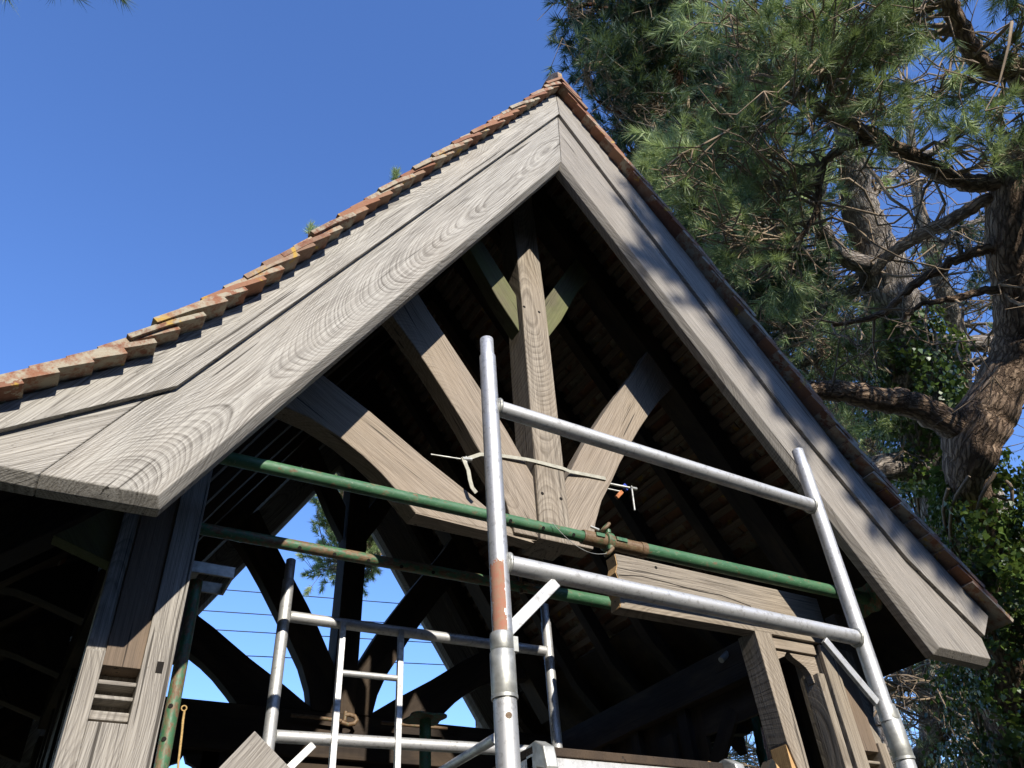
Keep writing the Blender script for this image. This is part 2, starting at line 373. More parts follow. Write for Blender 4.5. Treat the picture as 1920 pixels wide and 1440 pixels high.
# ================================================================ LYCH GATE
T = 2.66; TD = .17; B = 5.18; YR = 5.69
def dx(y): return -.037 * max(0, y - T)
def wx(mb):                                            # the far end of the gate stands slightly to the left
    mb.v = [(x + dx(y), y, z) for x, y, z in mb.v]; return mb
gate = thing('lych_gate', 'weathered oak lych gate with steep clay tiled roof, its front tie beam cut away', 'lych gate', (1.8, 3.9, -H))
LOW_L = [(.132, 1.276), (1.805, 3.941)]; LOW_R = [(3.548, 1.287), (1.805, 3.941)]
STEP_L = [(-.42, 1.285), (-.298, 1.371), (.106, 1.661), (1.835, 4.425)]
STEP_R = [(3.913, 1.384), (3.55, 1.725), (3.038, 2.429), (1.835, 4.425)]
TOP_L = [(-.42, 1.36), (-.322, 1.45), (-.058, 1.691), (.274, 2.122), (.705, 2.862), (1.835, 4.665)]
TOP_R = [(4.02, 1.50), (3.405, 2.192), (2.658, 3.442), (1.913, 4.575), (1.835, 4.665)]

def chamfer_board(mb, pts, front, y0, yf, y1, axis, off=None): mb.prism(pts, y0, y1, axis, off, front=front, yf=yf)
# bargeboards, front then rear
def bargeboards(y0, shift):
    yf, y1 = y0 + .035, y0 + .08
    # left: front outline is pulled back a little along the lower edges -> chamfer
    fr = [(.132, 1.276), (1.805, 3.941), (1.835, 4.40), (1.835, 4.43), (.10, 1.66), (.026, 1.587), (-.172, 1.272)]
    fu = [(.146, 1.249), (1.812, 3.905), (1.835, 4.40), (1.835, 4.43), (.10, 1.66), (.026, 1.587), (-.172, 1.243)]
    made = []
    b = MB(); b.prism(fu, y0, y1, (1.673, 2.665), (0, -.12, .3), front=fr, yf=yf); made.append(b.build('bargeboard', M['oak_silver'], gate, .003))
    fr = [(-.176, 1.272), (.022, 1.589), (.095, 1.668), (-.30, 1.385), (-.40, 1.31), (-.40, 1.274)]
    fu = [(-.176, 1.243), (.022, 1.589), (.095, 1.668), (-.30, 1.385), (-.40, 1.31), (-.40, 1.245)]
    b = MB(); b.prism(fu, y0 + .002, y1, (.62, .42), (3, .03, .7), front=fr, yf=yf); made.append(b.build('bargeboard', M['oak_silver'], gate, .003, 'short flared infill board at the left eave'))
    fr = [(3.548, 1.287), (3.913, 1.277), (3.913, 1.40), (3.55, 1.74), (3.03, 2.44), (1.839, 4.43), (1.839, 4.40), (1.809, 3.941)]
    fu = [(3.532, 1.260), (3.913, 1.250), (3.913, 1.40), (3.55, 1.74), (3.03, 2.44), (1.839, 4.43), (1.839, 4.40), (1.80, 3.908)]
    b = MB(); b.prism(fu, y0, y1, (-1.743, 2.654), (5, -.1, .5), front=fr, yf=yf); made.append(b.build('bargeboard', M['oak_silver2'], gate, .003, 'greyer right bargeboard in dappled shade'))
    if shift:
        for o_ in made: o_.location.x += shift
    # upper verge boards, proud of the bargeboards
    b = MB(); b.prism(STEP_L + TOP_L[::-1], y0 - .02, y0 + .07, (1.73, 2.76), (7, .05, 1.1)); a = b.build('verge_board', M['oak_silver'], gate, .002)
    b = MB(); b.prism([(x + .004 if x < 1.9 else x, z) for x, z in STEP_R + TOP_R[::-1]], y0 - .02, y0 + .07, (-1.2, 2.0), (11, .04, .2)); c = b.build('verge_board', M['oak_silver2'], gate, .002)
    if shift: a.location.x += shift; c.location.x += shift
bargeboards(2.2, 0); bargeboards(YR, dx(YR))
# flat closing strips behind the bargeboards so that their backs sit on a rafter
def zl(x, line):                                       # z on a polyline at x
    L = sorted(line)
    for (a, b), (c, d) in zip(L, L[1:]):
        if a <= x <= c: return b + (d - b) * (x - a) / (c - a)
    return L[0][1] if x < L[0][0] else L[-1][1]
def rafter_poly(side, perp, drop=.045):
    """rafter outline under the tile line"""
    line = TOP_L if side < 0 else TOP_R
    xs = [p[0] for p in line]
    top = [(p[0], p[1] - drop) for p in line]
    bot = [(p[0] , p[1] - drop - perp / (.53 if 0 else (.53 if (p[0] > .1 and p[0] < 3.5) else .72))) for p in line]
    return top, bot
def rafter(mb, side, y, wd, perp):
    top, bot = rafter_poly(side, perp)
    mb.prism(top + bot[::-1], y, y + wd, (.53 * (1 if side < 0 else -1), .85))
for y, wd, pp in [(2.285, .07, .12), (3.12, .07, .1), (3.55, .07, .1), (3.98, .07, .1), (4.41, .07, .1), (4.84, .07, .1), (5.60, .07, .12)]:
    for s_ in (-1, 1):
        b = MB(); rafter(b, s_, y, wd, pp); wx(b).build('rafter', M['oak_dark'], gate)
# roof: battens and tiles
def course_points(line, gauge, s0=0.0):
    L = list(line); out = []; seg = []
    tot = 0
    for p, q in zip(L, L[1:]):
        l = math.dist(p, q); seg.append((tot, tot + l, p, q)); tot += l
    s = s0
    while s < tot - .03:
        for a, b, p, q in seg:
            if a <= s <= b + 1e-6:
                t = (s - a) / (b - a); out.append((p[0] + (q[0] - p[0]) * t, p[1] + (q[1] - p[1]) * t, (q[0] - p[0]) / (b - a), (q[1] - p[1]) / (b - a), tot - s)); break
        s += gauge
    return out
def roof(side):
    line = TOP_L if side < 0 else TOP_R
    line = [(p[0], p[1] - .008) for p in line]
    for _ in range(3):                                   # ease the bell-cast so that the courses sweep round it
        nl_ = [line[0]]
        for p, q in zip(line, line[1:]): nl_ += [(p[0] * .75 + q[0] * .25, p[1] * .75 + q[1] * .25), (p[0] * .25 + q[0] * .75, p[1] * .25 + q[1] * .75)]
        line = nl_ + [line[-1]]
    bt = MB()
    for x, z, tx, tz, rem in course_points(line, .1, .05):
        nx, nz = (-tz, tx) if side < 0 else (tz, -tx)
        c0 = Vector((x - nx * .014, 2.285, z - nz * .014)); c1 = Vector((x - nx * .014, 5.68, z - nz * .014))
        n = len(bt.v); bt.beam(c0, c1, .04, .024, (nx, 0, nz))
    wx(bt).build('battens', M['batten'], gate, 0)
    tb = MB(); k = 0
    ext = [(line[0][0] + .05 * side, line[0][1] - (.045 if side < 0 else .056))] + line
    for x, z, tx, tz, rem in course_points(ext, .1):
        nx, nz = (-tz, tx) if side < 0 else (tz, -tx)
        k += 1
        y = 2.112 + random.uniform(-.009, .009); first = True
        while y < 5.80:
            wdt = .165 if not first else (.165 if k % 2 else .25)
            L = min(.262, rem + .01)
            lift = .033 + random.uniform(-.003, .005); th = random.uniform(.018, .023) * (1.25 if side > 0 else 1) if first else .015
            j = random.uniform(-.006, .006); yy = random.uniform(-.003, .003)
            # camber: three cross sections along the tile
            tail = Vector((x + nx * lift + tx * j, 0, z + nz * lift + tz * j)); head = Vector((x + tx * L + nx * .002, 0, z + tz * L + nz * .002))
            mid = (tail + head) / 2 + Vector((nx, 0, nz)) * .006
            vs = []
            rn = (random.uniform(-.003, .003), random.uniform(-.003, .003))
            for P in (tail, mid, head):
                for q in (0, 1):
                    for e, Y in ((0, y), (1, y + wdt - .003)):
                        vs.append((P.x + nx * (q * th + rn[e]), Y + yy, P.z + nz * (q * th + rn[e])))
            fs = []
            for s2 in (0, 4): fs += [(s2, s2 + 1, s2 + 5, s2 + 4), (s2 + 2, s2 + 6, s2 + 7, s2 + 3), (s2, s2 + 4, s2 + 6, s2 + 2), (s2 + 1, s2 + 3, s2 + 7, s2 + 5)]
            fs += [(0, 2, 3, 1), (8, 9, 11, 10)]
            tb.add(vs, fs, None, random.random())
            y += wdt; first = False
    wx(tb).build('roof_tiles', M['tile'], gate, .0015, 'left slope of handmade red clay tiles with lichen' if side < 0 else 'right slope of red clay tiles')
    # mortar bedding under the verge
    mo = MB()
    off = .012
    pts = [(p[0] + (-.85 if side < 0 else .85) * .002, p[1] + .0) for p in line]
    up = [(p[0] + (-.85 if side < 0 else .85) * .018, p[1] + .012) for p in line]
    mo.prism(pts + up[::-1], 2.19, 2.30, (1, 0)); mo.build('mortar', M['mortar'], gate)
roof(-1); roof(1)
# ridge tiles with pierced crest
y = 2.10
while y < 5.8:
    b = MB(); x0 = 1.84; L = .30
    a = [(x0 - .135, 4.575), (x0, 4.745), (x0 + .135, 4.575)]; i_ = [(x0 - .115, 4.57), (x0, 4.715), (x0 + .115, 4.57)]
    b.prism([a[0], a[1], a[2], i_[2], i_[1], i_[0]], y, y + L - .006, (1, 0), tint=random.random())
    # crest: ring of quads around a round hole
    outer = [(y + .01, 4.735), (y + .01, 4.80), (y + .06, 4.86), (y + .10, 4.895), (y + .15, 4.905), (y + .20, 4.895), (y + .24, 4.86), (y + .285, 4.80), (y + .285, 4.735), (y + .15, 4.735)]
    ic = (y + .15, 4.81)
    inner = []
    for q in outer:
        an = math.atan2(q[1] - ic[1], q[0] - ic[0]); inner.append((ic[0] + .04 * math.cos(an), ic[1] + .04 * math.sin(an)))
    vs = []
    for xx in (x0 - .016, x0 + .016):
        vs += [(xx, q[0], q[1]) for q in outer] + [(xx, q[0], q[1]) for q in inner]
    n = len(outer); fs = []
    for i in range(n):
        j = (i + 1) % n
        fs += [(i, j, n + j, n + i), (2 * n + j, 2 * n + i, 3 * n + i, 3 * n + j), (i, 2 * n + i, 2 * n + j, j), (n + i, n + j, 3 * n + j, 3 * n + i)]
    b.add(vs, fs, None, random.random()); wx(b).build('ridge_tile', M['tile'], gate, .003); y += L

# trusses
c = 1.805
def mir(p): return [(2 * c - x, z) for x, z in p]
STRUT1 = [(1.139, 1.712), (1.079, 1.775), (.985, 1.865), (.90, 1.93), (.785, 2.0), (.66, 2.055), (.50, 2.09), (.36, 2.10), (.50, 2.36), (.692, 2.30), (.919, 2.169), (1.173, 2.0), (1.415, 1.856), (1.60, 1.735), (1.65, 1.708)]
STRUT2 = [(1.60, 1.712), (1.568, 1.85), (1.51, 1.99), (1.425, 2.129), (1.36, 2.245), (1.279, 2.37), (1.18, 2.52), (1.10, 2.63), (.999, 2.76), (.90, 2.86), (1.08, 3.06), (1.19, 2.88), (1.341, 2.653), (1.507, 2.404), (1.60, 2.25), (1.721, 2.03), (1.721, 1.712)]
BRACE = [(1.7215, 2.96), (1.7215, 3.235), (1.547, 3.552), (1.42, 3.78), (1.28, 3.70), (1.441, 3.476), (1.60, 3.16)]
KING = [(1.725, 1.70), (1.888, 1.70), (1.888, 4.30), (1.725, 4.30)]
def truss(y, front):
    k = MB(); k.prism([(1.722, 1.70), (1.886, 1.70), (1.900, 3.2), (1.895, 4.30), (1.735, 4.30), (1.742, 3.2)], y, y + TD, (0, 1), (2, .02, .1))
    if front:
        k.build('king_post', M['oak_king'], gate, .006)
        for px, py, in ((983, 575), (1011, 585), (1017, 925), (1052, 935)):
            pg = MB(); q = at(px, py, y - .001); pg.tube([(q.x, y - .001, q.z), (q.x, y + .01, q.z)], .0085, 12); pg.build('peg_hole', M['dark'], gate)
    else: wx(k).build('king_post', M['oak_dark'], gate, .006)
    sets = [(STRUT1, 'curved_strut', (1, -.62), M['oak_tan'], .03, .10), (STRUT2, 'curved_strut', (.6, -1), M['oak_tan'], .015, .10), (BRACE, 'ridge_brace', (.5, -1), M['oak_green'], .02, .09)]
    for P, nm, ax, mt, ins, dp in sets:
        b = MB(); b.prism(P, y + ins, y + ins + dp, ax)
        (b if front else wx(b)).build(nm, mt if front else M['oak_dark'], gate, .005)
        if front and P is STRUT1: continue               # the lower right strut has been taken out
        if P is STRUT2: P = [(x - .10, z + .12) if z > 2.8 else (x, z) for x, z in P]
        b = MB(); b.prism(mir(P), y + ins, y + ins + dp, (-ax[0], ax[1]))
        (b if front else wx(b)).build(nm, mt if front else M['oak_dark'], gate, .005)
    for s_ in (-1, 1):
        b = MB(); top, bot = rafter_poly(s_, .17, .05); b.prism(top[1:] + bot[1:][::-1], y + .01, y + TD - .01, (.53 * -s_, .85)); wx(b).build('principal_rafter', M['oak_dark'], gate, .004)
truss(T, True); truss(B, False)
# tie beams
b = MB()
cut = [(2.105, 1.44), (2.112, 1.50), (2.100, 1.53), (2.118, 1.575), (2.108, 1.61), (2.123, 1.65), (2.118, 1.706)]
b.prism(cut + [(3.40, 1.697), (3.40, 1.447), (2.83, 1.447)], T, T + .075, (1, 0), (4, .03, .2)); b.build('tie_beam', M['oak_king'], gate, .004, 'sawn off right half of the front tie beam')
b = MB(); b.prism([(2.101, 1.444), (2.109, 1.50), (2.097, 1.53), (2.115, 1.575), (2.105, 1.61), (2.120, 1.65), (2.115, 1.702), (2.118, 1.702), (2.123, 1.65), (2.108, 1.61), (2.118, 1.575), (2.1, 1.53), (2.112, 1.5), (2.104, 1.444)], T + .003, T + .072, (1, 0)); b.build('sawn_end', M['oak_new'], gate)
b = MB(); q = at(1230, 1064, T - .001); b.tube([(q.x, T - .001, q.z), (q.x, T + .01, q.z)], .008, 12); b.build('peg_hole', M['dark'], gate)
b = MB(); crk = [(2.12, 1.600), (2.25, 1.617), (2.40, 1.612), (2.58, 1.60), (2.72, 1.603), (2.90, 1.575)]
b.prism(crk + [(x, z - .0035) for x, z in crk[::-1]], T - .0012, T + .01, (1, 0)); b.build('crack', M['dark'], gate)
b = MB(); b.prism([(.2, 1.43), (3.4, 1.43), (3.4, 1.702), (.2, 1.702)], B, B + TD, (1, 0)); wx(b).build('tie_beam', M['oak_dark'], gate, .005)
# splintered foot plate left under the struts
b = MB(); fp = [(1.139, 1.711), (1.27, 1.706), (1.43, 1.700), (1.55, 1.702), (1.66, 1.694), (1.705, 1.690), (1.69, 1.700), (1.72, 1.705), (1.72, 1.712), (1.139, 1.714)]
b.prism(fp, T + .032, T + .10, (1, 0)); b.build('strut_foot', M['oak_tan'], gate)
# posts : the front left one with its open mortise
def post(x0, x1, y, yd, z1, inner_right, name_m, slots=True):
    root = MB()
    zb = -H
    def L(a, b_):                                        # mirror for the right hand post
        return (x0 + a, x0 + b_) if inner_right else (x1 - b_, x1 - a)
    if not slots:
        root.box(x0, x1, y, y + yd, zb, z1); return root
    a, b_ = L(0, .055); root.box(a, b_, y, y + yd, zb, .99, off=(1, .0, .1)); root.box(a, b_, y + .02, y + yd, .99, z1, off=(2, .02, .2))
    a, b_ = L(.163, .25); root.box(a, b_, y + .0006, y + yd, zb, z1, off=(1, .11, .1))
    a, b_ = L(.055, .163); root.box(a, b_, y + .0003, y + yd, zb, .785, off=(1, .055, .1))
    root.box(a, b_, y + .10, y + yd, .785, .95)
    for z0, z1_, ins in ((.899, .912, .012), (.857, .869, .014), (.800, .826, .022)): root.box(a, b_, y + ins + .012, y + .10, z0, z1_)
    return root
pl = post(.07, .32, T, .19, 1.74, True, 'post'); P0 = pl.build('post', M['oak_silver2'], gate, .003, 'front left post, sunlit, with an open mortise')
b = MB(); b.box(.125, .233, T + .012, T + .12, .95, 1.74); b.build('post_recess', M['oak_brown'], gate, .002)
b = MB(); b.box(.275, .295, T - .001, T + .03, .94, .975); b.build('peg_hole', M['dark'], gate)
pr = post(3.29, 3.56, T, .19, 1.44, False, 'post'); pr.build('post', M['oak_king'], gate, .003)
b = MB(); b.box(3.3975, 3.5045, T + .012, T + .12, .95, 1.44); b.build('post_recess', M['oak_brown'], gate, .002)
for x0 in (.12, 3.31):
    b = post(x0, x0 + .22, B, .19, 1.43, True, '', False); wx(b).build('post', M['oak_dark'], gate, .004)
for y_ in (3.9,):
    for x0 in (.12, 3.36):
        b = MB(); b.box(x0, x0 + .14, y_, y_ + .14, -H, 1.36); wx(b).build('post', M['oak_dark'], gate, .004)
# stud A with ogee panel on the right of the opening
b = MB(); b.prism([(2.885, 1.455), (2.992, 1.455), (3.002, .95), (2.998, .45), (2.975, .62), (2.94, .80), (2.905, .95)], T, T + .12, (0, 1)); b.build('stud', M['oak_king'], gate, .003)
b = MB(); b.prism([(2.905, .94), (2.93, .84), (2.97, .68), (2.99, .52), (2.99, .1), (2.90, .1)], T + .01, T + .11, (0, 1)); b.build('stud_splice', M['oak_new'], gate, .002)
b = MB(); b.box(3.236, 3.281, T + .002, T + .10, -.9, 1.29); b.build('stud', M['oak_king'], gate, .003)
ogee_r = [(2.992, 1.447), (2.992, 1.30), (3.004, 1.32), (3.02, 1.338), (3.05, 1.350), (3.08, 1.362), (3.10, 1.385), (3.109, 1.42), (3.118, 1.385), (3.138, 1.362), (3.17, 1.345), (3.205, 1.322), (3.225, 1.29), (3.232, 1.25), (3.29, 1.25), (3.29, 1.447)]
b = MB(); b.prism(ogee_r, T + .035, T + .075, (1, 0)); b.build('ogee_panel', M['oak_tan'], gate, .002)
b = MB(); b.box(2.992, 3.29, T + .02, T + .09, 1.39, 1.446); b.build('head_rail', M['oak_tan'], gate, .002)
# rear ogee panel on the left
og = [(.62 + .0, 1.43), (.62, 1.20), (.66, 1.24), (.70, 1.32), (.74, 1.352), (.775, 1.365), (.795, 1.41), (.815, 1.365), (.85, 1.352), (.89, 1.32), (.93, 1.24), (.95, 1.15), (.99, 1.10), (.99, 1.43)]
b = MB(); b.prism(og, B + .05, B + .10, (1, 0)); b.build('ogee_panel', M['oak_dark'], gate)
b = MB(); b.prism([(.34, 1.43), (.34, -.4), (.62, -.4), (.62, 1.43)], B + .05, B + .10, (0, 1)); b.build('boarding', M['oak_dark'], gate)
b = MB(); b.prism([(.99, 1.43), (.99, 1.1), (1.25, 1.0), (3.2, 1.0), (3.3, 1.43)], B + .05, B + .10, (1, 0)); wx(b).build('boarding', M['oak_dark'], gate)
b = MB(); b.box(.99, 1.06, B + .03, B + .12, -H, 1.10); b.build('stud', M['oak_dark'], gate)
# wall plates along the sides, studs, boarding and arch braces
for x0, x1, zt in ((.10, .26, 1.70), (3.33, 3.49, 1.70)):
    b = MB(); b.box(x0, x1, T + .19, B - .01, zt - .24, zt - .04); wx(b).build('wall_plate', M['oak_dark'], gate, .004)
    b = MB()
    for yy in (2.98, 3.75, 4.2, 4.5, 4.8):
        b.box(x0 + .03, x0 + .11, yy, yy + .08, -H, zt - .24)
    wx(b).build('studs', M['oak_dark'], gate)
b = MB(); b.box(.14, .165, T + .19, B, -H, .30); wx(b).build('boarding', M['oak_dark'], gate)
b = MB(); b.box(3.40, 3.425, T + .2, 3.13, -H, 1.455); b.box(3.40, 3.425, 3.13, 3.66, -H, .60); b.box(3.40, 3.425, 3.13, 3.66, 1.285, 1.455); b.box(3.40, 3.425, 3.66, B, -H, 1.455); b.beam((3.41, 3.42, 1.36), (3.41, 3.70, 1.06), .024, .10, (0, .7, .7))
wx(b).build('boarding', M['oak_dark'], gate)
def arc_brace(y, side, mat):
    """curved bracket from the post out to the eave"""
    xs = .07 if side < 0 else 3.56
    sg = -1 if side < 0 else 1
    out = [(0, 1.295), (.06, 1.315), (.12, 1.335), (.17, 1.352), (.24, 1.37), (.34, 1.375), (.34, 1.41), (.20, 1.45), (.0, 1.56)]
    pts = [(xs + sg * a, z) for a, z in out]
    b = MB(); b.prism(pts, y, y + .07, (sg * .6, .8)); return b
arc_brace(T + .05, -1, 0).build('eave_bracket', M['oak_green'], gate, .003)
b = MB(); b.prism([(3.561, .95), (3.60, 1.12), (3.66, 1.25), (3.74, 1.35), (3.815, 1.41), (3.79, 1.46), (3.775, 1.55), (3.80, 1.66), (3.561, 1.66)], T + .05, T + .12, (.3, 1)); b.build('eave_bracket', M['oak_brown'], gate, .004)
for yy in (3.2, 3.8, 4.4, 5.2):
    for s_ in (-1, 1): wx(arc_brace(yy, s_, 0)).build('eave_bracket', M['oak_dark'], gate, .003)
for s_ in (-1, 1):                                     # soffit boards closing the eaves
    top, bot = rafter_poly(s_, .06, .06)
    i0, i1 = (0, 3) if s_ < 0 else (0, 2)
    b = MB(); t2 = top[i0:i1]; b.prism(t2 + [(x, z - .015) for x, z in t2[::-1]], 2.29, 5.66, (1, 0)); wx(b).build('soffit', M['oak_dark'], gate)

# ================================================================ SCAFFOLD
YS = 1.65; YB = 3.37
def sleeve(mb, x, y, z0, z1, r, n=24): mb.tube([(x, y, z0), (x, y, z0 + .004), (x, y, z1 - .004), (x, y, z1)], [r - .002, r, r, r - .002], n)
fr = thing('scaffold_tower', 'aluminium scaffold tower standing through the open gable, orange paint smeared on one upright', 'scaffold', (1.6, 2.4, -H))
M['alu_paint'] = alu('aluminium_with_orange_paint', paint=(2.38, .15, .10, .85))
def upright(x, y, z0, z1, mat, root, spig=.075, lean=0.0, r=.0254):
    b = MB(); b.tube([(x, y, z0), (x + lean * (z1 - spig - z0), y, z1 - spig)], r, 28); 
    o_ = b.build('upright', mat, root)
    b = MB(); xs = x + lean * (z1 - z0)
    b.tube([(xs, y, z1 - spig - .006), (xs, y, z1 - spig), (xs, y, z1 - .003), (xs, y, z1)], [.0235, .0215, .0215, .018], 24)
    b.build('spigot', M['alu'], o_)
    b = MB(); dv = Vector((-xs, -y, 0)).normalized()
    p = Vector((xs + .012, y, z1 - spig - .02)) + dv * .0225; b.tube([p, p + dv * .004], .006, 10); b.build('rivet', M['zinc'], o_)
    return o_
uL = upright(.932, YS, .70, 1.737, M['alu_paint'], fr)
uR = upright(2.258, YS, .68, 1.68, M['alu'], fr, lean=0.008)
def weld(mb, p, d, r, rr=.006):
    d = Vector(d).normalized(); a = Vector((0, 0, 1)); x = d.cross(a).normalized(); y = d.cross(x)
    pts = [Vector(p) + (x * math.cos(t) + y * math.sin(t)) * r for t in [2 * math.pi * i / 24 for i in range(25)]]
    mb.tube(pts, [rr * (.8 + .4 * random.random()) for _ in pts], 8, False)
for zl_, zr_ in ((1.468, 1.430), (.957, .939)):
    b = MB(); b.tube([(.950, YS, zl_), (2.245, YS, zr_)], .0245, 28); o_ = b.build('rung', M['alu'], fr)
    b = MB(); weld(b, (.957, YS, zl_), (1, 0, 0), .0255); b.build('weld', M['zinc'], o_); b = MB(); weld(b, (2.236, YS, zr_), (1, 0, 0), .0255); b.build('weld', M['zinc'], o_)
def flat_brace(mb, a, b_, wd=.03, th=.012): mb.beam(a, b_, wd, th, (0, 1, 0))
b = MB(); a_ = at(1042, 1092, YS - .005); c_ = at(944, 1192, YS - .005); b.beam(a_, c_, .030, .012, (0, 1, 0)); b.build('corner_brace', M['alu'], fr, .002)
b = MB(); a_ = at(1545, 1200, YS - .005); c_ = at(1644, 1318, YS - .005); b.beam(a_, c_, .026, .014, (0, 1, 0)); b.build('corner_brace', M['alu'], fr, .002)
# clip on the joint
for x_, z_ in ((.928, .745), (2.264, .705)):
    b = MB(); sleeve(b, x_, YS, z_ - .022, z_ + .022, .0285); b.box(x_ + .022, x_ + .040, YS - .012, YS + .012, z_ - .022, z_ + .016); b.build('locking_clip', M['zinc'], fr, .001)
lf = fr
for x_, zt in ((.928, .722), (2.266, .682)):
    b = MB(); b.tube([(x_, YS, -H + .12), (x_, YS, zt - .10)], .0275, 28); o_ = b.build('upright', M['alu'], lf)
    b = MB(); sleeve(b, x_, YS, zt - .105, zt, .0305)
    b.tube([(x_, YS, zt - .112), (x_, YS, zt - .104)], .0315, 24); b.build('socket', M['zinc'], o_)
    dv = Vector((-x_, -YS, 0)).normalized(); p = Vector((x_ + .008, YS, zt - .155)) + dv * .0265
    b = MB(); b.tube([p, p + dv * .005], .0075, 10); b.build('bolt', M['rust'], o_)
    b = MB(); b.tube([(x_, YS, -H + .01), (x_, YS, -H + .14)], .018, 12); b.box(x_ - .07, x_ + .07, YS - .07, YS + .07, -H, -H + .012); b.build('foot', M['zinc'], o_)
for z_ in (.44, -.06, -.56, -1.06):
    b = MB(); b.tube([(.945, YS, z_), (2.25, YS, z_)], .0245, 24); b.build('rung', M['alu'], lf)
# rear ladder frame
rf = fr
for x_ in (.818, 2.163):
    upright(x_, YB, -H + .05, 1.762, M['alu'], rf, spig=.10)
    b = MB(); b.box(x_ - .06, x_ + .06, YB - .06, YB + .06, -H, -H + .05); b.build('foot', M['zinc'], rf, .004)
for z_, zr_ in ((1.494, 1.510), (.996, 1.030), (.49, .50), (-.01, 0), (-.51, -.5), (-1.01, -1)):
    b = MB(); b.tube([(.842, YB, z_), (2.14, YB, zr_)], .0245, 24); b.build('rung', M['alu'], rf)
for xa, xb in ((1.078, 1.068), (1.355, 1.350)):
    b = MB(); b.beam((xa, YB - .022, 1.50), (xb, YB - .022, -1.3), .026, .022, (0, 1, 0)); b.build('ladder_stile', M['alu'], rf, .002)
for z_ in (1.272, .75, .25, -.25, -.75, -1.2):
    b = MB(); b.tube([(1.08, YB - .015, z_), (1.35, YB - .015, z_ + .006)], .0135, 16); b.build('ladder_rung', M['alu'], rf)
b = MB(); b.beam(at(588, 1396, YB - .01), at(530, 1452, YB - .01), .03, .012, (0, 1, 0)); b.build('corner_brace', M['alu'], rf, .002)
# deck
dk = thing('scaffold_deck', 'worn plywood deck in an aluminium frame at the foot of the picture', 'platform', (1.6, 2.5, .50))
b = MB(); b.box(1.00, 1.62, 1.660, 3.34, .500, .520, off=(2, 0, 0)); b.build('plywood', M['oak_dark'], dk, .002)
b = MB()
for a in ((1.00, 1.62, 1.665, 1.70, .455, .499), (1.00, 1.62, 3.305, 3.34, .455, .499), (1.0, 1.03, 1.70, 3.30, .455, .499), (1.59, 1.62, 1.70, 3.30, .455, .499)): b.box(*a)
b.build('deck_frame', M['alu'], dk, .002)
for x_ in (1.00, 1.56):
    b = MB(); pts = [(YS + .045, .53), (YS - .0, .535), (YS - .035, .515), (YS - .045, .47), (YS - .035, .43), (YS - .027, .47), (YS, .478), (YS + .045, .46)]
    vs = [(x_ + sx, p[0], p[1] - .02 + .012) for sx in (0, .03) for p in pts]; n = len(pts)
    b.add(vs, [tuple(range(n)), tuple(range(2 * n - 1, n - 1, -1))] + [(i, i + n, (i + 1) % n + n, (i + 1) % n) for i in range(n)]); b.build('hook', M['zinc'], dk, .003)
b = MB(); b.tube([at(930, 1384, 1.78), at(780, 1475, 2.6)], .0125, 14); b.build('diagonal_brace', M['alu'], fr)

# ================================================================ GREEN PROPS
def holes(mb, pts, r=.0075):
    for p, rad in pts:
        p = Vector(p); d = Vector((-p.x * .12, -p.y, -p.z)).normalized(); d.x = 0; d.normalize()
        q = p + d * (rad - .0035); mb.tube([q, q + d * .0045], r, 12)
p1 = thing('steel_prop', 'green adjustable steel prop wedged level across the front of the gable', 'prop', (1.85, 2.45, 1.59))
YP = 2.45; ZP = 1.617
b = MB(); b.tube([(.18, YP, ZP - .002), (1.80, YP, ZP)], .0242, 28); o_ = b.build('inner_tube', M['green'], p1)
b = MB(); holes(b, [((x, YP, ZP), .0242) for x in (1.437, 1.589, 1.735, .98 * 0 + 1.285, .38)][:3]); b.build('pin_hole', M['dark'], o_)
b = MB(); b.tube([(2.105, YP, ZP + .002), (3.50, YP, ZP + .006)], .0302, 28); b.build('outer_tube', M['green'], p1)
b = MB(); path = []; rad = []; x_ = 1.79
while x_ < 2.105:
    for k in (0, 1): path.append((x_, YP, ZP)); rad.append(.0292 if k == 0 else .0312); x_ += .0045
b.tube(path, rad, 28); b.tube([(2.085, YP, ZP), (2.115, YP, ZP)], .0335, 28); o_ = b.build('threaded_sleeve', M['rust'], p1)
for xa_, xb_ in ((1.842, 1.885), (1.945, 2.0)):
    b = MB(); b.box(xa_, xb_, YP - .036, YP - .026, ZP - .001, ZP + .015); b.build('slot', M['green'], o_)
b = MB(); b.tube([(1.902, YP, ZP), (1.904, YP, ZP), (1.934, YP, ZP), (1.936, YP, ZP)], [.034, .041, .041, .034], 24)
for sg in (1, -1):
    cz = ZP + sg * .058; ring = [(1.915, YP - .02 + .018 * math.cos(t), cz + .018 * math.sin(t)) for t in [2 * math.pi * i / 16 for i in range(17)]]
    b.tube([(1.915, YP - .02, ZP + sg * .03), (1.915, YP - .02, cz - sg * .012)], .013, 12)
    b.tube([(1.905 + (q[2] - cz) * .9, q[1], q[2]) for q in ring], .008, 10, False)
b.build('collar_nut', M['green_rusty'], p1, .001)
pin = [(1.86, YP - .03, ZP + .05), (1.84, YP - .035, ZP + .03)]
b = MB(); b.tube([(1.835, YP - .01, ZP + .052), (1.862, YP - .03, ZP + .03)], .006, 10); b.build('pin', M['zinc'], p1)
def wire_loop(a, b_, sag, n=16): return [Vector(a).lerp(Vector(b_), t) + Vector((0, -.01, -sag * 4 * t * (1 - t))) for t in [i / n for i in range(n + 1)]]
b = MB(); b.tube(wire_loop((1.62, YP - .03, ZP + .01), (1.91, YP - .02, ZP - .06), .06), .0013, 6); b.build('pin_chain', M['zinc'], p1)
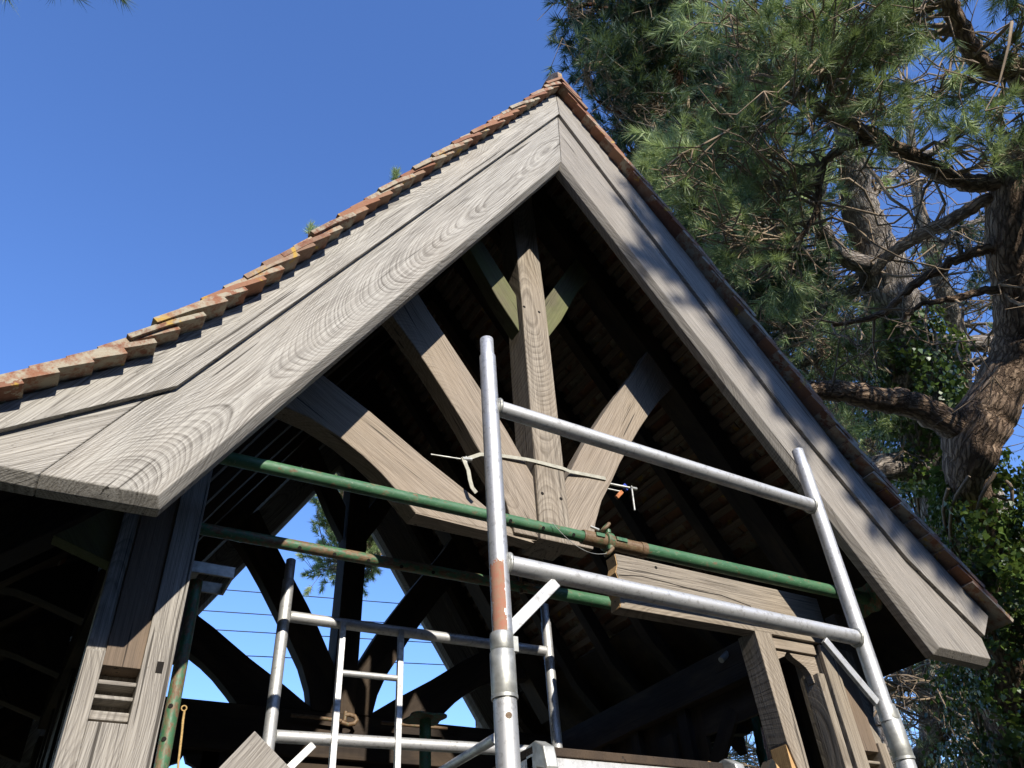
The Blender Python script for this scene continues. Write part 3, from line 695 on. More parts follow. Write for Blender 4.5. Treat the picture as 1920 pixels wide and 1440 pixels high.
def plate(cx, cy, cz, nrm_axis, r=.075, th=.006, name='end_plate', mat='green_rusty', root=None):
    """square plate with scooped sides, as on prop ends"""
    pts = []
    for i in range(40):
        t = 2 * math.pi * i / 40; rr = r * (1.0 + .16 * math.cos(4 * t + math.pi)); pts.append((rr * math.cos(t), rr * math.sin(t)))
    b = MB(); n = len(pts)
    if nrm_axis == 'x': vs = [(cx + s_, cy + p, cz + q) for s_ in (-th / 2, th / 2) for p, q in pts]
    else: vs = [(cx + p, cy + q, cz + s_) for s_ in (-th / 2, th / 2) for p, q in pts]
    b.add(vs, [tuple(range(n))[::-1], tuple(range(n, 2 * n))] + [(i, (i + 1) % n, (i + 1) % n + n, i + n) for i in range(n)]); return b.build(name, M[mat], root, .001)
plate(3.503, YP, ZP, 'x', .082, .008, root=p1); plate(.18, YP, ZP, 'x', .075, root=p1)
p2 = thing('steel_prop', 'thin rusty green steel prop lying level behind the front truss, below the other level prop', 'prop', (1.5, 3.0, 1.60))
b = MB(); b.tube([(.30, 3.0, 1.632), (1.95, 3.0, 1.637)], .0242, 24); o_ = b.build('inner_tube', M['green_rusty'], p2)
b = MB(); holes(b, [((x, 3.0 , 1.634 - .006), .0242) for x in (.752, .90, 1.05, 1.2, 1.35)]); b.build('pin_hole', M['dark'], o_)
b = MB(); b.tube([(1.95, 3.0, 1.637), (2.95, 3.0, 1.637)], .030, 24); b.build('outer_tube', M['green'], p2)
b = MB(); b.tube([(1.80, 2.99, 1.60), (1.80, 2.99, 1.68)], .009, 12); b.tube([(1.80, 2.965, 1.64), (1.86, 2.965, 1.64)], .008, 10); b.build('pin', M['rust'], p2)
# left upright prop with channel head
p3 = thing('steel_prop', 'upright rusty green steel prop beside the left post, carrying a steel channel head', 'prop', (.40, 3.1, -H))
b = MB(); b.tube([(.412, 3.1, .10), (.397, 3.1, 1.46)], .0242, 28); o_ = b.build('inner_tube', M['green_rusty'], p3)
b = MB()
for z_ in (.98, .87, .74): q = Vector((.398 + .003, 3.1, z_)); dd = Vector((-.35, -.9, 0)).normalized(); b.tube([q + dd * .021, q + dd * .0255], .008, 12)
b.build('pin_hole', M['dark'], o_)
b = MB(); b.tube([(.413, 3.1, -H), (.412, 3.1, .12)], .030, 24); b.build('outer_tube', M['green'], p3)
b = MB()
b.box(.30, .52, 3.02, 3.03, 1.46, 1.505); b.box(.30, .52, 3.18, 3.19, 1.46, 1.505); b.box(.30, .31, 3.03, 3.18, 1.46, 1.505); b.box(.51, .52, 3.03, 3.18, 1.46, 1.505); b.box(.31, .40, 3.03, 3.18, 1.496, 1.504)
b.build('channel_head', M['zinc'], p3, .001)
b = MB(); b.box(.335, .375, 3.04, 3.075, 1.12, 1.40); b.build('packing_block', M['oak_dark'], p3, .002)
# centre prop with head plate
p4 = thing('steel_prop', 'short green steel prop under a scooped head plate, right of the ladder', 'prop', (1.78, 4.0, -H))
b = MB(); b.tube([(1.785, 4.0, -H), (1.768, 4.0, 1.325)], .030, 28); b.build('outer_tube', M['green'], p4)
plate(1.765, 4.0, 1.332, 'z', .105, .010, 'head_plate', root=p4)
# right inner prop
p5 = thing('steel_prop', 'dark green steel prop half hidden behind the right hand stud', 'prop', (3.3, 3.8, -H))
qa, qb = at(1411, 1330, 3.75), at(1434, 1440, 3.75)
b = MB(); b.tube([(qb.x, 3.75, -H), (qb.x, 3.75, qb.z + .10)], .030, 20); b.build('outer_tube', M['green'], p5)
b = MB(); b.tube([(qb.x, 3.75, qb.z + .10), (qa.x + .004, 3.75, 1.46)], .0242, 20); b.build('inner_tube', M['green'], p5)
# pale bent tube by the stud
bt_ = thing('metal_bracket', 'short pale bent tube fixed high inside the right wall', 'bracket', at(1370, 1220, 3.3))
b = MB(); b.tube([at(1352, 1238, 3.3), at(1370, 1219, 3.3), at(1380, 1212, 3.3), at(1398, 1210, 3.3)], .017, 14); b.build('bent_tube', M['zinc'], bt_)

# ================================================================ SMALL THINGS
st = thing('ratchet_strap', 'cream webbing strap pulled across king post and struts, its loose end hanging', 'strap', (1.7, 2.63, 2.05))
def ribbon(mb, pts, wd, th=.003, up=(0, 0, 1)):
    P = [Vector(p) for p in pts]
    vs = []; n = len(P)
    for i, p in enumerate(P):
        d = (P[min(i + 1, n - 1)] - P[max(0, i - 1)]).normalized(); u = Vector(up); u = (u - d * u.dot(d)).normalized(); nn = d.cross(u)
        for a, b_ in ((-1, -1), (1, -1), (1, 1), (-1, 1)): vs.append(p + u * a * wd / 2 + nn * b_ * th / 2)
    fs = [(0, 1, 2, 3), tuple(4 * (n - 1) + k for k in (3, 2, 1, 0))]
    for i in range(n - 1):
        for k in range(4): fs.append((4 * i + k, 4 * i + 4 + k, 4 * i + 4 + (k + 1) % 4, 4 * i + (k + 1) % 4))
    mb.add(vs, fs)
b = MB(); yk = T - .006
ribbon(b, [at(877, 860, 2.66), at(900, 852, 2.662), at(930, 853, 2.667), at(985, 861, yk + .004), at(1000, 864, yk), at(1055, 878, yk), at(1068, 884, yk + .004), at(1100, 890, 2.667), at(1134, 897, 2.668), at(1140, 899, 2.70)], .018); b.build('webbing', M['webbing'], st)
b = MB(); ribbon(b, [at(868, 858, 2.645), at(872, 868, 2.64), at(878, 882, 2.642), at(881, 900, 2.64), at(885, 914, 2.642), at(893, 924, 2.645)], .019, up=(1, 0, .2)); b.build('loose_end', M['webbing'], st)
b = MB(); q = at(874, 861, 2.65); b.tube([q + Vector((-.02, 0, -.006)), q + Vector((.025, 0, .004))], .012, 12); b.tube([q + Vector((0, 0, -.03)), q + Vector((0, 0, .012))], .006, 10); b.build('ratchet', M['zinc'], st)
b = MB(); b.tube([at(808, 852, 2.70), at(866, 861, 2.66)], .0035, 8); b.build('wire', M['zinc'], st)
gc = thing('hand_clamp', 'steel hand clamp with blue jaw and orange handle at the right end of the strap', 'clamp', at(1160, 915, 2.70))
b = MB(); b.tube([at(1132, 905, 2.70), at(1192, 917, 2.66)], .0065, 12); b.tube([at(1133, 915, 2.70), at(1165, 922, 2.68)], .004, 8); b.build('bar', M['zinc'], gc)
b = MB(); b.tube([at(1184, 912, 2.655), at(1190, 957, 2.64)], .005, 10); b.tube([at(1183, 915, 2.655), at(1193, 917, 2.655)], .009, 10); b.build('screw_handle', M['zinc'], gc)
b = MB(); b.beam(at(1168, 909, 2.68), at(1177, 919, 2.68), .022, .016, (0, 1, 0)); b.beam(at(1131, 902, 2.70), at(1135, 912, 2.70), .018, .016, (0, 1, 0)); b.build('jaw', M['blue'], gc, .002)
b = MB(); b.beam(at(1166, 922, 2.68), at(1156, 933, 2.68), .02, .015, (0, 1, 0)); b.build('handle', M['orange'], gc, .003)
# hook clamp on the rear tie beam
hk = thing('screw_clamp', 'rusty long bar clamp with a curved hook on the rear tie beam', 'clamp', at(620, 1350, 5.12))
b = MB(); b.tube([at(545, 1341, 5.12), at(590, 1345, 5.12), at(640, 1352, 5.12)], .012, 12)
b.tube([at(640, 1354, 5.1), at(652, 1359, 5.1), at(664, 1357, 5.1), at(669, 1350, 5.1), at(665, 1343, 5.1), at(655, 1340, 5.1), at(646, 1341, 5.1)], .014, 10); b.tube([at(648, 1334, 5.1), at(646, 1352, 5.1)], .012, 10); b.build('clamp_bar', M['rust'], hk)
# shaft of the second clamp just visible
h2 = thing('steel_bar', 'short steel bar lying on the rear tie beam behind the head plate', 'bar', at(730, 1358, 5.1))
b = MB(); b.tube([at(715, 1355, 5.1), at(838, 1366, 5.1)], .011, 10); b.build('bar', M['rust'], h2)
# leaning plank, offcuts
pk = thing('oak_plank', 'loose weathered oak plank leaning with its square corner up, low at the left', 'plank', (.1, 2.0, -H))
C0 = at(478, 1370, 2.0); e1 = Vector((-.62, 0, -.78)); e2 = Vector((.78, 0, -.63))
pts = [C0, C0 + e1 * 2.6, C0 + e1 * 2.6 + e2 * .24, C0 + e2 * .24]
b = MB(); b.prism([(p.x, p.z) for p in pts], 2.0, 2.035, (.62, .78), (3, -.1, .4)); b.build('board', M['oak_silver2'], pk, .002)
oc = thing('oak_offcut', 'fresh pale orange oak offcut lying low right of the deck', 'offcut', at(1340, 1440, 2.2))
b = MB(); b.beam(at(1312, 1432, 2.22) + Vector((0, 0, -.03)), at(1420, 1462, 2.22) + Vector((0, 0, -.03)), .08, .06, (0, 0, 1)); b.build('block', M['oak_new'], oc, .002)
oc = thing('oak_offcut', 'pointed fresh oak offcut standing beside the right hand stud', 'offcut', at(1448, 1425, 2.2))
q = at(1448, 1422, 2.2); b = MB(); b.prism([(q.x, q.z), (q.x + .04, q.z - .045), (q.x + .04, q.z - .2), (q.x - .05, q.z - .2), (q.x - .05, q.z - .055)], 2.2, 2.25, (0, 1)); b.build('block', M['oak_new'], oc, .002)
tr = thing('timber_rest', 'plain trestle board under the fresh offcuts', 'trestle', (2.2, 2.3, -H))
b = MB(); zt = at(1340, 1440, 2.2).z - .10; b.box(1.75, 2.9, 2.10, 2.45, zt - .04, zt); b.build('board', M['oak_dark'], tr, .002)
b = MB(); 
for x_ in (1.85, 2.8):
    for y_ in (2.13, 2.42): b.box(x_ - .02, x_ + .02, y_ - .02, y_ + .02, -H, zt - .04)
b.build('legs', M['oak_dark'], tr, .002)
rp = thing('rope', 'short orange sisal rope hanging beside the left steel prop', 'rope', at(345, 1340, 3.15))
b = MB(); pr_ = [at(x, y, 3.13) for x, y in ((346, 1332), (343, 1352), (341, 1375), (338, 1400), (335, 1425), (333, 1450))]
b.tube(pr_, [.004, .0045, .004, .0045, .004, .0045], 8); ring = [at(345, 1328, 3.13) + Vector((  .009 * math.cos(t), 0, .009 * math.sin(t))) for t in [2 * math.pi * i / 14 for i in range(15)]]; b.tube(ring, .0025, 8, False); b.build('cord', M['rope'], rp)
# overhead wires far behind
for lab, (x0, y0, x1, y1) in zip(('topmost', 'second', 'third', 'lowest'), ((411, 1105, 735, 1130.5), (400, 1146, 806, 1173), (440, 1183, 826, 1206), (358, 1225, 823, 1246))):
    a = at(x0, y0, 14.0); c_ = at(x1, y1, 14.0); d = (c_ - a).normalized()
    A_ = a - d * 22; B_ = c_ + d * 25
    wr = thing('overhead_wire', lab + ' of four dark overhead wires seen through the rear truss', 'wire', A_, 'overhead wires behind the gate')
    b = MB(); n = 24; b.tube([A_.lerp(B_, i / n) + Vector((0, 0, 0)) for i in range(n + 1)], .0085, 6); b.build('cable', M['black'], wr)
for sx in (0, 1):
    pass
# ================================================================ TREES
def np_tubes(paths, rads, k=5):
    """many thin branches as one mesh: arrays of verts, quads, gco"""
    Vs = []; Fs = []; Gs = []; base = 0
    an = np.arange(k) * 2 * np.pi / k; ca, sa = np.cos(an), np.sin(an)
    for P, R in zip(paths, rads):
        P = np.asarray(P, float); m_ = len(P)
        D = np.gradient(P, axis=0); D /= np.linalg.norm(D, axis=1, keepdims=True) + 1e-9
        a = np.array([0, 0, 1.0]) if abs(D[0, 2]) < .9 else np.array([1.0, 0, 0])
        X = np.cross(D, a); X /= np.linalg.norm(X, axis=1, keepdims=True) + 1e-9; Y = np.cross(D, X)
        R = np.asarray(R, float)[:, None, None]
        ring = P[:, None, :] + R * (X[:, None, :] * ca[None, :, None] + Y[:, None, :] * sa[None, :, None])
        L = np.concatenate([[0], np.cumsum(np.linalg.norm(np.diff(P, axis=0), axis=1))])
        g = np.stack([np.broadcast_to(ca[None] * R[:, :, 0], (m_, k)), np.broadcast_to(sa[None] * R[:, :, 0], (m_, k)), np.broadcast_to(L[:, None] + base * .01, (m_, k))], -1)
        Vs.append(ring.reshape(-1, 3)); Gs.append(g.reshape(-1, 3))
        i = np.arange(m_ - 1)[:, None] * k; j = np.arange(k)[None]; j2 = (j + 1) % k
        Fs.append((np.stack([i + j, i + j2, i + k + j2, i + k + j], -1).reshape(-1, 4) + base)); base += m_ * k
    return np.concatenate(Vs), np.concatenate(Fs), np.concatenate(Gs)

def norm(a): return a / (np.linalg.norm(a, axis=-1, keepdims=True) + 1e-9)
def needles(C, D, L, k, nl, wd, tint):
    """C,D,L: shoots; k needles each -> triangles"""
    n = len(C); C = np.repeat(C, k, 0); D = np.repeat(norm(D), k, 0); L = np.repeat(L, k)[:, None]
    t = rng.random((n * k, 1)) ** .75
    rnd = norm(rng.normal(size=(n * k, 3))); per = norm(rnd - D * (rnd * D).sum(1, keepdims=True))
    th = np.radians(66 - 38 * t + rng.normal(0, 7, (n * k, 1)))
    dr = norm(D * np.cos(th) + per * np.sin(th) + np.array([0, 0, .03]))
    b = C + D * L * t; ln = nl * rng.uniform(.7, 1.15, (n * k, 1))
    tip = b + dr * ln
    sd = norm(np.cross(dr, rng.normal(size=(n * k, 3)))) * wd / 2
    V = np.stack([b - sd, b + sd, tip], 1).reshape(-1, 3)
    tt = np.clip(np.repeat(tint, k) + rng.normal(0, .13, n * k), 0, 1)
    return V, np.repeat(tt, 3)

def inpoly(px, py, poly):
    r = False; n = len(poly); j = n - 1
    for i in range(n):
        xi, yi = poly[i]; xj, yj = poly[j]
        if (yi > py) != (yj > py) and px < (xj - xi) * (py - yi) / (yj - yi) + xi: r = not r
        j = i
    return r
def sample(poly, n, d0, d1):
    xs = [p[0] for p in poly]; ys = [p[1] for p in poly]; out = []
    while len(out) < n:
        x = random.uniform(min(xs), max(xs)); y = random.uniform(min(ys), max(ys))
        if inpoly(x, y, poly): out.append(np.array(W(x, y, random.uniform(d0, d1))))
    return out
def smooth_path(pts, sub=6, jit=0.0):
    """Catmull-Rom through (x,y,z,r) rows"""
    P = np.asarray(pts, float); P = np.vstack([2 * P[0] - P[1], P, 2 * P[-1] - P[-2]]); out = []
    for i in range(1, len(P) - 2):
        for s in range(sub):
            t = s / sub; a, b, c_, d = P[i - 1:i + 3]
            out.append(.5 * ((2 * b) + (-a + c_) * t + (2 * a - 5 * b + 4 * c_ - d) * t * t + (-a + 3 * b - 3 * c_ + d) * t ** 3))
    out.append(P[-2]); out = np.array(out); out[:, 3] = np.maximum(out[:, 3], .003)
    if jit: out[1:-1, :3] += rng.normal(0, jit, (len(out) - 2, 3))
    return out
def limb(rows):
    """rows (px, py, depth, half width px) -> (x,y,z,r)"""
    out = []
    for px, py, d, r in rows:
        p = W(px, py, d); out.append((p.x, p.y, p.z, r * d / FPX))
    return out
def add_limbs(root, limbs, mat, name='limb'):
    sk = []
    for i, L in enumerate(limbs):
        s = smooth_path(L, 7, 0.006)
        k = 18 if s[:, 3].max() > .06 else 10
        s2 = s.copy(); s2[:, 3] *= 1 + rng.normal(0, .05, len(s))
        mb = MB(); mb.tube([tuple(p[:3]) for p in s2], list(s2[:, 3]), k)
        mb.build('trunk' if i == 0 and name == 'limb' else name, mat, root); sk.append(s)
    return np.vstack(sk)
def branch_to(sk, target, droop=.15, wig=.09, r1=.006):
    d = np.linalg.norm(sk[:, :3] - target, axis=1) + rng.random(len(sk)) * .5
    i = int(np.argmin(d)); a = sk[i, :3]; r0 = min(sk[i, 3] * .55, .012 + .012 * np.linalg.norm(target - a))
    L = np.linalg.norm(target - a); n = max(5, int(L / .13)); t = np.linspace(0, 1, n)[:, None]
    p = a + (target - a) * t
    sidev = rng.normal(0, 1, 3) * L * wig
    p = p + np.sin(t * np.pi) * (sidev + np.array([0, 0, L * droop * rng.uniform(-.3, 1)])) + np.sin(t * np.pi * 2.7) * rng.normal(0, 1, 3) * L * wig * .4
    p[1:-1] += rng.normal(0, .012, (n - 2, 3))
    return p, np.linspace(r0, r1, n)
def crown(root, sk, clumps, per=(10, 15), rad=.24, k=78, nl=.112, wd=.0050, mat='needle', tint=.5, bare=0, bare_r=.9, twigmat='twig', sub=True):
    paths = []; rads = []; C = []; D = []; L = []; TT = []
    for c0 in clumps:
        p, r = branch_to(sk, c0); paths.append(p); rads.append(r)
        ct = np.clip(tint + rng.normal(0, .26), 0, 1); n = random.randint(*per)
        fwd = norm((p[-1] - p[-3])[None])[0]
        for _ in range(n):
            dirn = norm((rng.normal(0, .75, 3) + fwd * .7 + np.array([0, 0, .45]))[None])[0]
            s = c0 + rng.normal(0, rad * .33, 3) - dirn * .05
            e = s + dirn * rng.uniform(.12, rad)
            st_ = p[-1 - min(len(p) - 2, random.randint(0, 3))]
            mid = (st_ + s) / 2 + rng.normal(0, .03, 3)
            q = np.array([st_, mid, s, e]); paths.append(q); rads.append(np.array([.007, .006, .005, .0035]))
            for z in range(random.randint(1, 2)):
                d2 = norm((dirn + rng.normal(0, .35, 3))[None])[0]; C.append(e - d2 * .02 + (0 if z == 0 else 1) * rng.normal(0, .06, 3)); D.append(d2); L.append(rng.uniform(.09, .2)); TT.append(ct)
    for _ in range(bare):                                # dead twigs without needles
        i = rng.integers(len(sk)); tgt = sk[i, :3] + rng.normal(0, bare_r * .6, 3) + np.array([0, 0, .1])
        p, r = branch_to(sk, tgt, .1, .14, .003); paths.append(p); rads.append(np.minimum(r, .014))
        for _2 in range(random.randint(3, 6)):
            j = rng.integers(1, len(p)); e = p[j] + rng.normal(0, .19, 3); m_ = (p[j] + e) / 2 + rng.normal(0, .05, 3)
            paths.append(np.array([p[j], m_, e])); rads.append(np.array([.006, .0045, .002]))
    V, F, G = np_tubes(paths, rads, 5)
    np_mesh('branches', V, 4, M[twigmat], root, faces=F, gco=G)
    if C:
        V, t_ = needles(np.array(C), np.array(D), np.array(L), k, nl, wd, np.array(TT))
        np_mesh('crown', V, 3, M[mat], root, tint=t_)

# --- tree A: big ivy-clad pine at the right edge
tA = thing('pine_tree', 'big pine at the right edge with a thick leaning bare trunk forking out of ivy', 'pine tree', (*W(1960, 1500, 6.9)[:2], -H))
base = W(1935, 1440, 6.8)
A = [(base.x + .35, base.y + .1, -H, .36), (base.x + .15, base.y, base.z - .8, .30)] + limb([(1935, 1440, 6.8, 62), (1885, 1200, 6.7, 58), (1850, 1010, 6.75, 34), (1818, 915, 6.6, 36), (1822, 830, 6.5, 50), (1868, 745, 6.5, 47), (1905, 660, 6.5, 43), (1903, 550, 6.45, 38), (1888, 450, 6.4, 37), (1893, 350, 6.35, 33), (1930, 270, 6.3, 31), (2010, 190, 6.2, 28), (2080, 60, 6.2, 24), (2120, -150, 6.2, 18), (2180, -420, 6.2, 10)])
limbsA = [A,
    limb([(1815, 815, 6.5, 30), (1770, 790, 6.5, 27), (1700, 757, 6.5, 25), (1640, 748, 6.5, 22), (1580, 735, 6.5, 21), (1520, 733, 6.5, 18), (1450, 742, 6.5, 14), (1380, 780, 6.6, 9)]),
    limb([(1905, 330, 6.35, 20), (1850, 345, 6.3, 17), (1790, 335, 6.2, 17), (1720, 300, 6.1, 16), (1650, 262, 6.0, 15), (1590, 232, 5.9, 12), (1545, 210, 5.8, 9), (1480, 150, 5.8, 6)]),
    limb([(1900, 365, 6.35, 14), (1850, 375, 6.4, 12), (1790, 410, 6.6, 12), (1730, 440, 6.9, 12), (1670, 475, 7.4, 11), (1640, 510, 8.2, 8)]),
    limb([(1895, 460, 6.4, 12), (1840, 470, 6.4, 10), (1770, 500, 6.5, 9), (1700, 545, 6.6, 8), (1650, 590, 6.8, 6), (1560, 610, 6.9, 4)]),
    limb([(1902, 545, 6.4, 9), (1850, 545, 6.4, 8), (1790, 560, 6.4, 7), (1730, 570, 6.4, 5), (1690, 600, 6.4, 4)]),
    limb([(1990, 230, 6.2, 20), (1925, 165, 6.0, 20), (1895, 125, 5.9, 20), (1850, 128, 5.8, 19), (1815, 80, 5.7, 18), (1785, 20, 5.6, 16), (1765, -40, 5.5, 13), (1700, -140, 5.4, 9)]),
    limb([(2080, 60, 6.2, 16), (2000, -60, 6.0, 13), (1850, -120, 5.8, 10), (1650, -150, 5.7, 8), (1480, -120, 5.7, 5)]),
    limb([(1930, 640, 6.5, 12), (2020, 600, 6.6, 10), (2120, 600, 6.6, 7)]),
    limb([(1645, 258, 6.0, 9), (1560, 290, 5.9, 8), (1540, 330, 5.9, 7), (1530, 400, 5.9, 6), (1480, 470, 5.8, 4)])]
skA = add_limbs(tA, limbsA, M['bark'])
thinA = skA[skA[:, 3] < .085]
cl = sample([(1400, -160), (1950, -200), (1960, 140), (1780, 230), (1600, 210), (1440, 240), (1350, 170), (1330, 60)], 70, 5.2, 6.6) + \
     sample([(1190, 350), (1260, 280), (1420, 260), (1500, 330), (1520, 430), (1490, 590), (1400, 560), (1300, 470)], 27, 5.2, 6.4) + \
     sample([(1900, -250), (2500, -300), (2400, 500), (1960, 120)], 60, 5.4, 7.5) + \
     sample([(1780, 160), (1920, 180), (1920, 300), (1800, 300)], 6, 5.6, 6.6)
crown(tA, thinA, cl, tint=.72, bare=80, per=(6, 9))
# --- tree B: pale grey trunk in the middle of the group
tB = thing('pine_tree', 'pine with a thick flaky grey trunk wrapped in ivy, middle of the group', 'pine tree', (*W(1925, 1440, 9.0)[:2], -H))
b0 = W(1920, 1440, 9.0)
Bt = [(b0.x + .3, b0.y, -H, .42), (b0.x + .1, b0.y, b0.z - .7, .38)] + limb([(1925, 1440, 9, 60), (1870, 1200, 9, 56), (1800, 1010, 9, 54), (1752, 880, 9, 50), (1718, 720, 9, 46), (1692, 630, 9, 46), (1665, 540, 9, 46), (1640, 460, 9, 38), (1612, 390, 9, 33), (1600, 320, 9, 27), (1590, 270, 9, 22), (1578, 180, 9, 17), (1560, 60, 9, 13), (1540, -120, 9, 8)])
limbsB = [Bt,
    limb([(1660, 500, 9, 19), (1610, 492, 8.8, 18), (1565, 470, 8.7, 17), (1540, 430, 8.6, 15), (1527, 400, 8.5, 12), (1545, 340, 8.5, 9), (1565, 285, 8.5, 7)]),
    limb([(1545, 440, 8.6, 12), (1510, 405, 8.4, 12), (1470, 420, 8.2, 10), (1400, 425, 8.1, 7)]),
    limb([(1680, 570, 9, 13), (1620, 545, 9, 11), (1560, 560, 8.9, 11), (1510, 590, 8.8, 9), (1460, 640, 8.7, 8), (1410, 690, 8.7, 5)]),
    limb([(1700, 640, 9, 12), (1600, 650, 9.2, 10), (1480, 690, 9.4, 8), (1380, 720, 9.5, 5)]),
    limb([(1730, 880, 8.9, 30), (1670, 875, 8.7, 26), (1620, 890, 8.6, 22), (1560, 930, 8.5, 14)]),
    limb([(1760, 640, 9.8, 16), (1830, 645, 9.8, 15), (1920, 640, 9.8, 14), (2050, 610, 9.9, 11)]),
    limb([(1760, 690, 9.2, 9), (1820, 680, 9, 8), (1900, 665, 9, 6)]),
    limb([(1612, 390, 9, 10), (1660, 340, 9.2, 8), (1720, 300, 9.4, 6), (1780, 260, 9.5, 4)])]
skB = add_limbs(tB, limbsB, M['bark_grey'])
thinB = skB[skB[:, 3] < .12]
cl = sample([(1370, 330), (1500, 200), (1640, 180), (1640, 330), (1560, 480), (1540, 620), (1450, 640), (1400, 560)], 28, 7.6, 9.6) + \
     sample([(1430, 600), (1600, 590), (1680, 640), (1690, 720), (1640, 860), (1560, 830)], 26, 8.4, 10) + \
     sample([(1400, -150), (1750, -150), (1720, 100), (1450, 160)], 45, 8, 9.6)
crown(tB, thinB, cl, tint=.55, bare=90, bare_r=1.2, rad=.28, k=55, nl=.12, wd=.008, per=(7, 10))
# --- tree C: crown with its shade put into the needle colour, reddish trunk behind the ridge
tC = thing('pine_tree', 'dense pine, its needles darkened for shade, rising behind the roof ridge with a slim reddish trunk', 'pine tree', (*W(1330, 1440, 9.5)[:2], -H))
c0 = W(1300, 700, 9.3)
Ct = [(c0.x + .1, c0.y + .2, -H, .24), (c0.x, c0.y, c0.z - 2.5, .2), (c0.x, c0.y, c0.z, .17)] + limb([(1290, 400, 8.8, 17), (1278, 250, 8.6, 15), (1267, 170, 8.5, 14), (1270, 100, 8.5, 13), (1284, 0, 8.5, 12), (1295, -140, 8.5, 10), (1300, -350, 8.6, 6)])
limbsC = [Ct, limb([(1268, 208, 8.5, 8), (1235, 212, 8.3, 7), (1180, 216, 8.1, 5), (1120, 190, 8, 3)]), limb([(1270, 120, 8.5, 7), (1200, 60, 8.4, 6), (1120, 10, 8.3, 4), (1070, 20, 8.2, 3)]),
          limb([(1275, 240, 8.6, 8), (1340, 180, 8.6, 7), (1400, 150, 8.6, 5)]), limb([(1285, 350, 8.7, 8), (1230, 320, 8.6, 6), (1170, 280, 8.5, 4)])]
skC = add_limbs(tC, limbsC, M['bark_red'])
cl = sample([(1085, -160), (1300, -200), (1300, 60), (1240, 200), (1240, 330), (1150, 240), (1090, 140), (1085, 30)], 85, 7.6, 9.2) + \
     sample([(1290, 120), (1420, 60), (1450, 230), (1320, 330), (1220, 380), (1200, 320)], 80, 9.2, 10.8) + \
     sample([(1220, 330), (1420, 330), (1520, 600), (1430, 620), (1330, 530)], 85, 8.6, 10.4)
crown(tC, skC, cl, tint=.12, bare=26, bare_r=.5, rad=.30, k=60, nl=.115, wd=.0085, mat='needle_blue')
# --- trees further back
def back_tree(label, trunk, limbs, polys, tint, bare, rad=.42, wd=.0095, k=60, mat='needle_blue', bark='bark_grey', kk=None):
    q = trunk[0]; p = W(q[0], q[1], q[2])
    t = thing('pine_tree', label, 'pine tree', (p.x, p.y, -H))
    L0 = limb(trunk); L0 = [(p.x, p.y, -H, L0[0][3] * 1.3)] + L0
    sk = add_limbs(t, [L0] + [limb(l) for l in limbs], M[bark]); cl = []
    for poly, n, d0, d1 in polys: cl += sample(poly, n, d0, d1)
    crown(t, sk, cl, tint=tint, bare=bare, bare_r=1.6, rad=rad, k=k, wd=wd, nl=.11, mat=mat)
back_tree('pine with a thin pale trunk far behind, between the two big trunks', [(1850, 900, 13, 18), (1800, 640, 13, 16), (1760, 520, 13, 15), (1735, 440, 13, 12), (1715, 330, 13, 9), (1700, 150, 13, 6)],
    [[(1745, 480, 13, 8), (1820, 420, 13, 6), (1900, 400, 13, 4)], [(1790, 600, 13, 8), (1700, 540, 12.8, 6), (1620, 500, 12.6, 4)]],
    [([(1640, 300), (1900, 240), (1980, 420), (1920, 600), (1760, 560), (1680, 500)], 17, 12, 14), ([(1430, 480), (1640, 560), (1650, 720), (1500, 720)], 26, 12, 14), ([(1820, 560), (2000, 560), (2000, 760), (1830, 700)], 12, 12, 14)], .35, 130)
back_tree('blue-green pine behind the right slope of the roof', [(1640, 1300, 14.5, 20), (1600, 900, 14.5, 17), (1560, 600, 14.5, 13), (1530, 400, 14.5, 8)],
    [[(1600, 850, 14.5, 9), (1700, 780, 14.2, 7), (1790, 740, 14, 4)], [(1590, 800, 14.5, 9), (1500, 760, 14.2, 6), (1430, 740, 14, 4)]],
    [([(1380, 420), (1520, 300), (1600, 520), (1640, 800), (1740, 900), (1700, 1060), (1560, 900), (1440, 700)], 56, 13, 15.5), ([(1600, 620), (1760, 640), (1800, 860), (1700, 960), (1640, 880)], 22, 13, 15.5)], .4, 120)
back_tree('sunlit low pine with a leaning bare limb under the right eave', [(1660, 1600, 9.5, 24), (1700, 1480, 9.5, 22), (1760, 1370, 9.5, 20), (1800, 1310, 9.5, 18), (1850, 1270, 9.5, 15), (1900, 1180, 9.6, 10)],
    [[(1780, 1350, 9.5, 9), (1740, 1300, 9.3, 7), (1690, 1290, 9.2, 5)], [(1900, 1300, 9.6, 12), (1830, 1400, 9.3, 16), (1780, 1500, 9.2, 18)]],
    [([(1640, 1240), (1920, 1230), (1960, 1440), (1700, 1560), (1660, 1420)], 28, 8.8, 11.5), ([(1330, 1330), (1440, 1300), (1460, 1560), (1330, 1560)], 16, 9, 11), ([(1920, 1300), (2200, 1250), (2200, 1600), (1920, 1600)], 16, 9, 11)], .45, 190, .34, .0045, 50, 'needle', 'bark')
back_tree('distant pine closing the view low on the right', [(1760, 1650, 17, 24), (1740, 1300, 17, 16), (1720, 1000, 17, 8)],
    [[(1750, 1350, 17, 8), (1640, 1280, 17, 6), (1500, 1250, 17, 4)]],
    [([(1300, 1180), (1500, 1250), (1960, 1200), (2200, 1200), (2200, 1700), (1300, 1700)], 95, 15, 18.5)], .35, 60, .5, .009, 40)
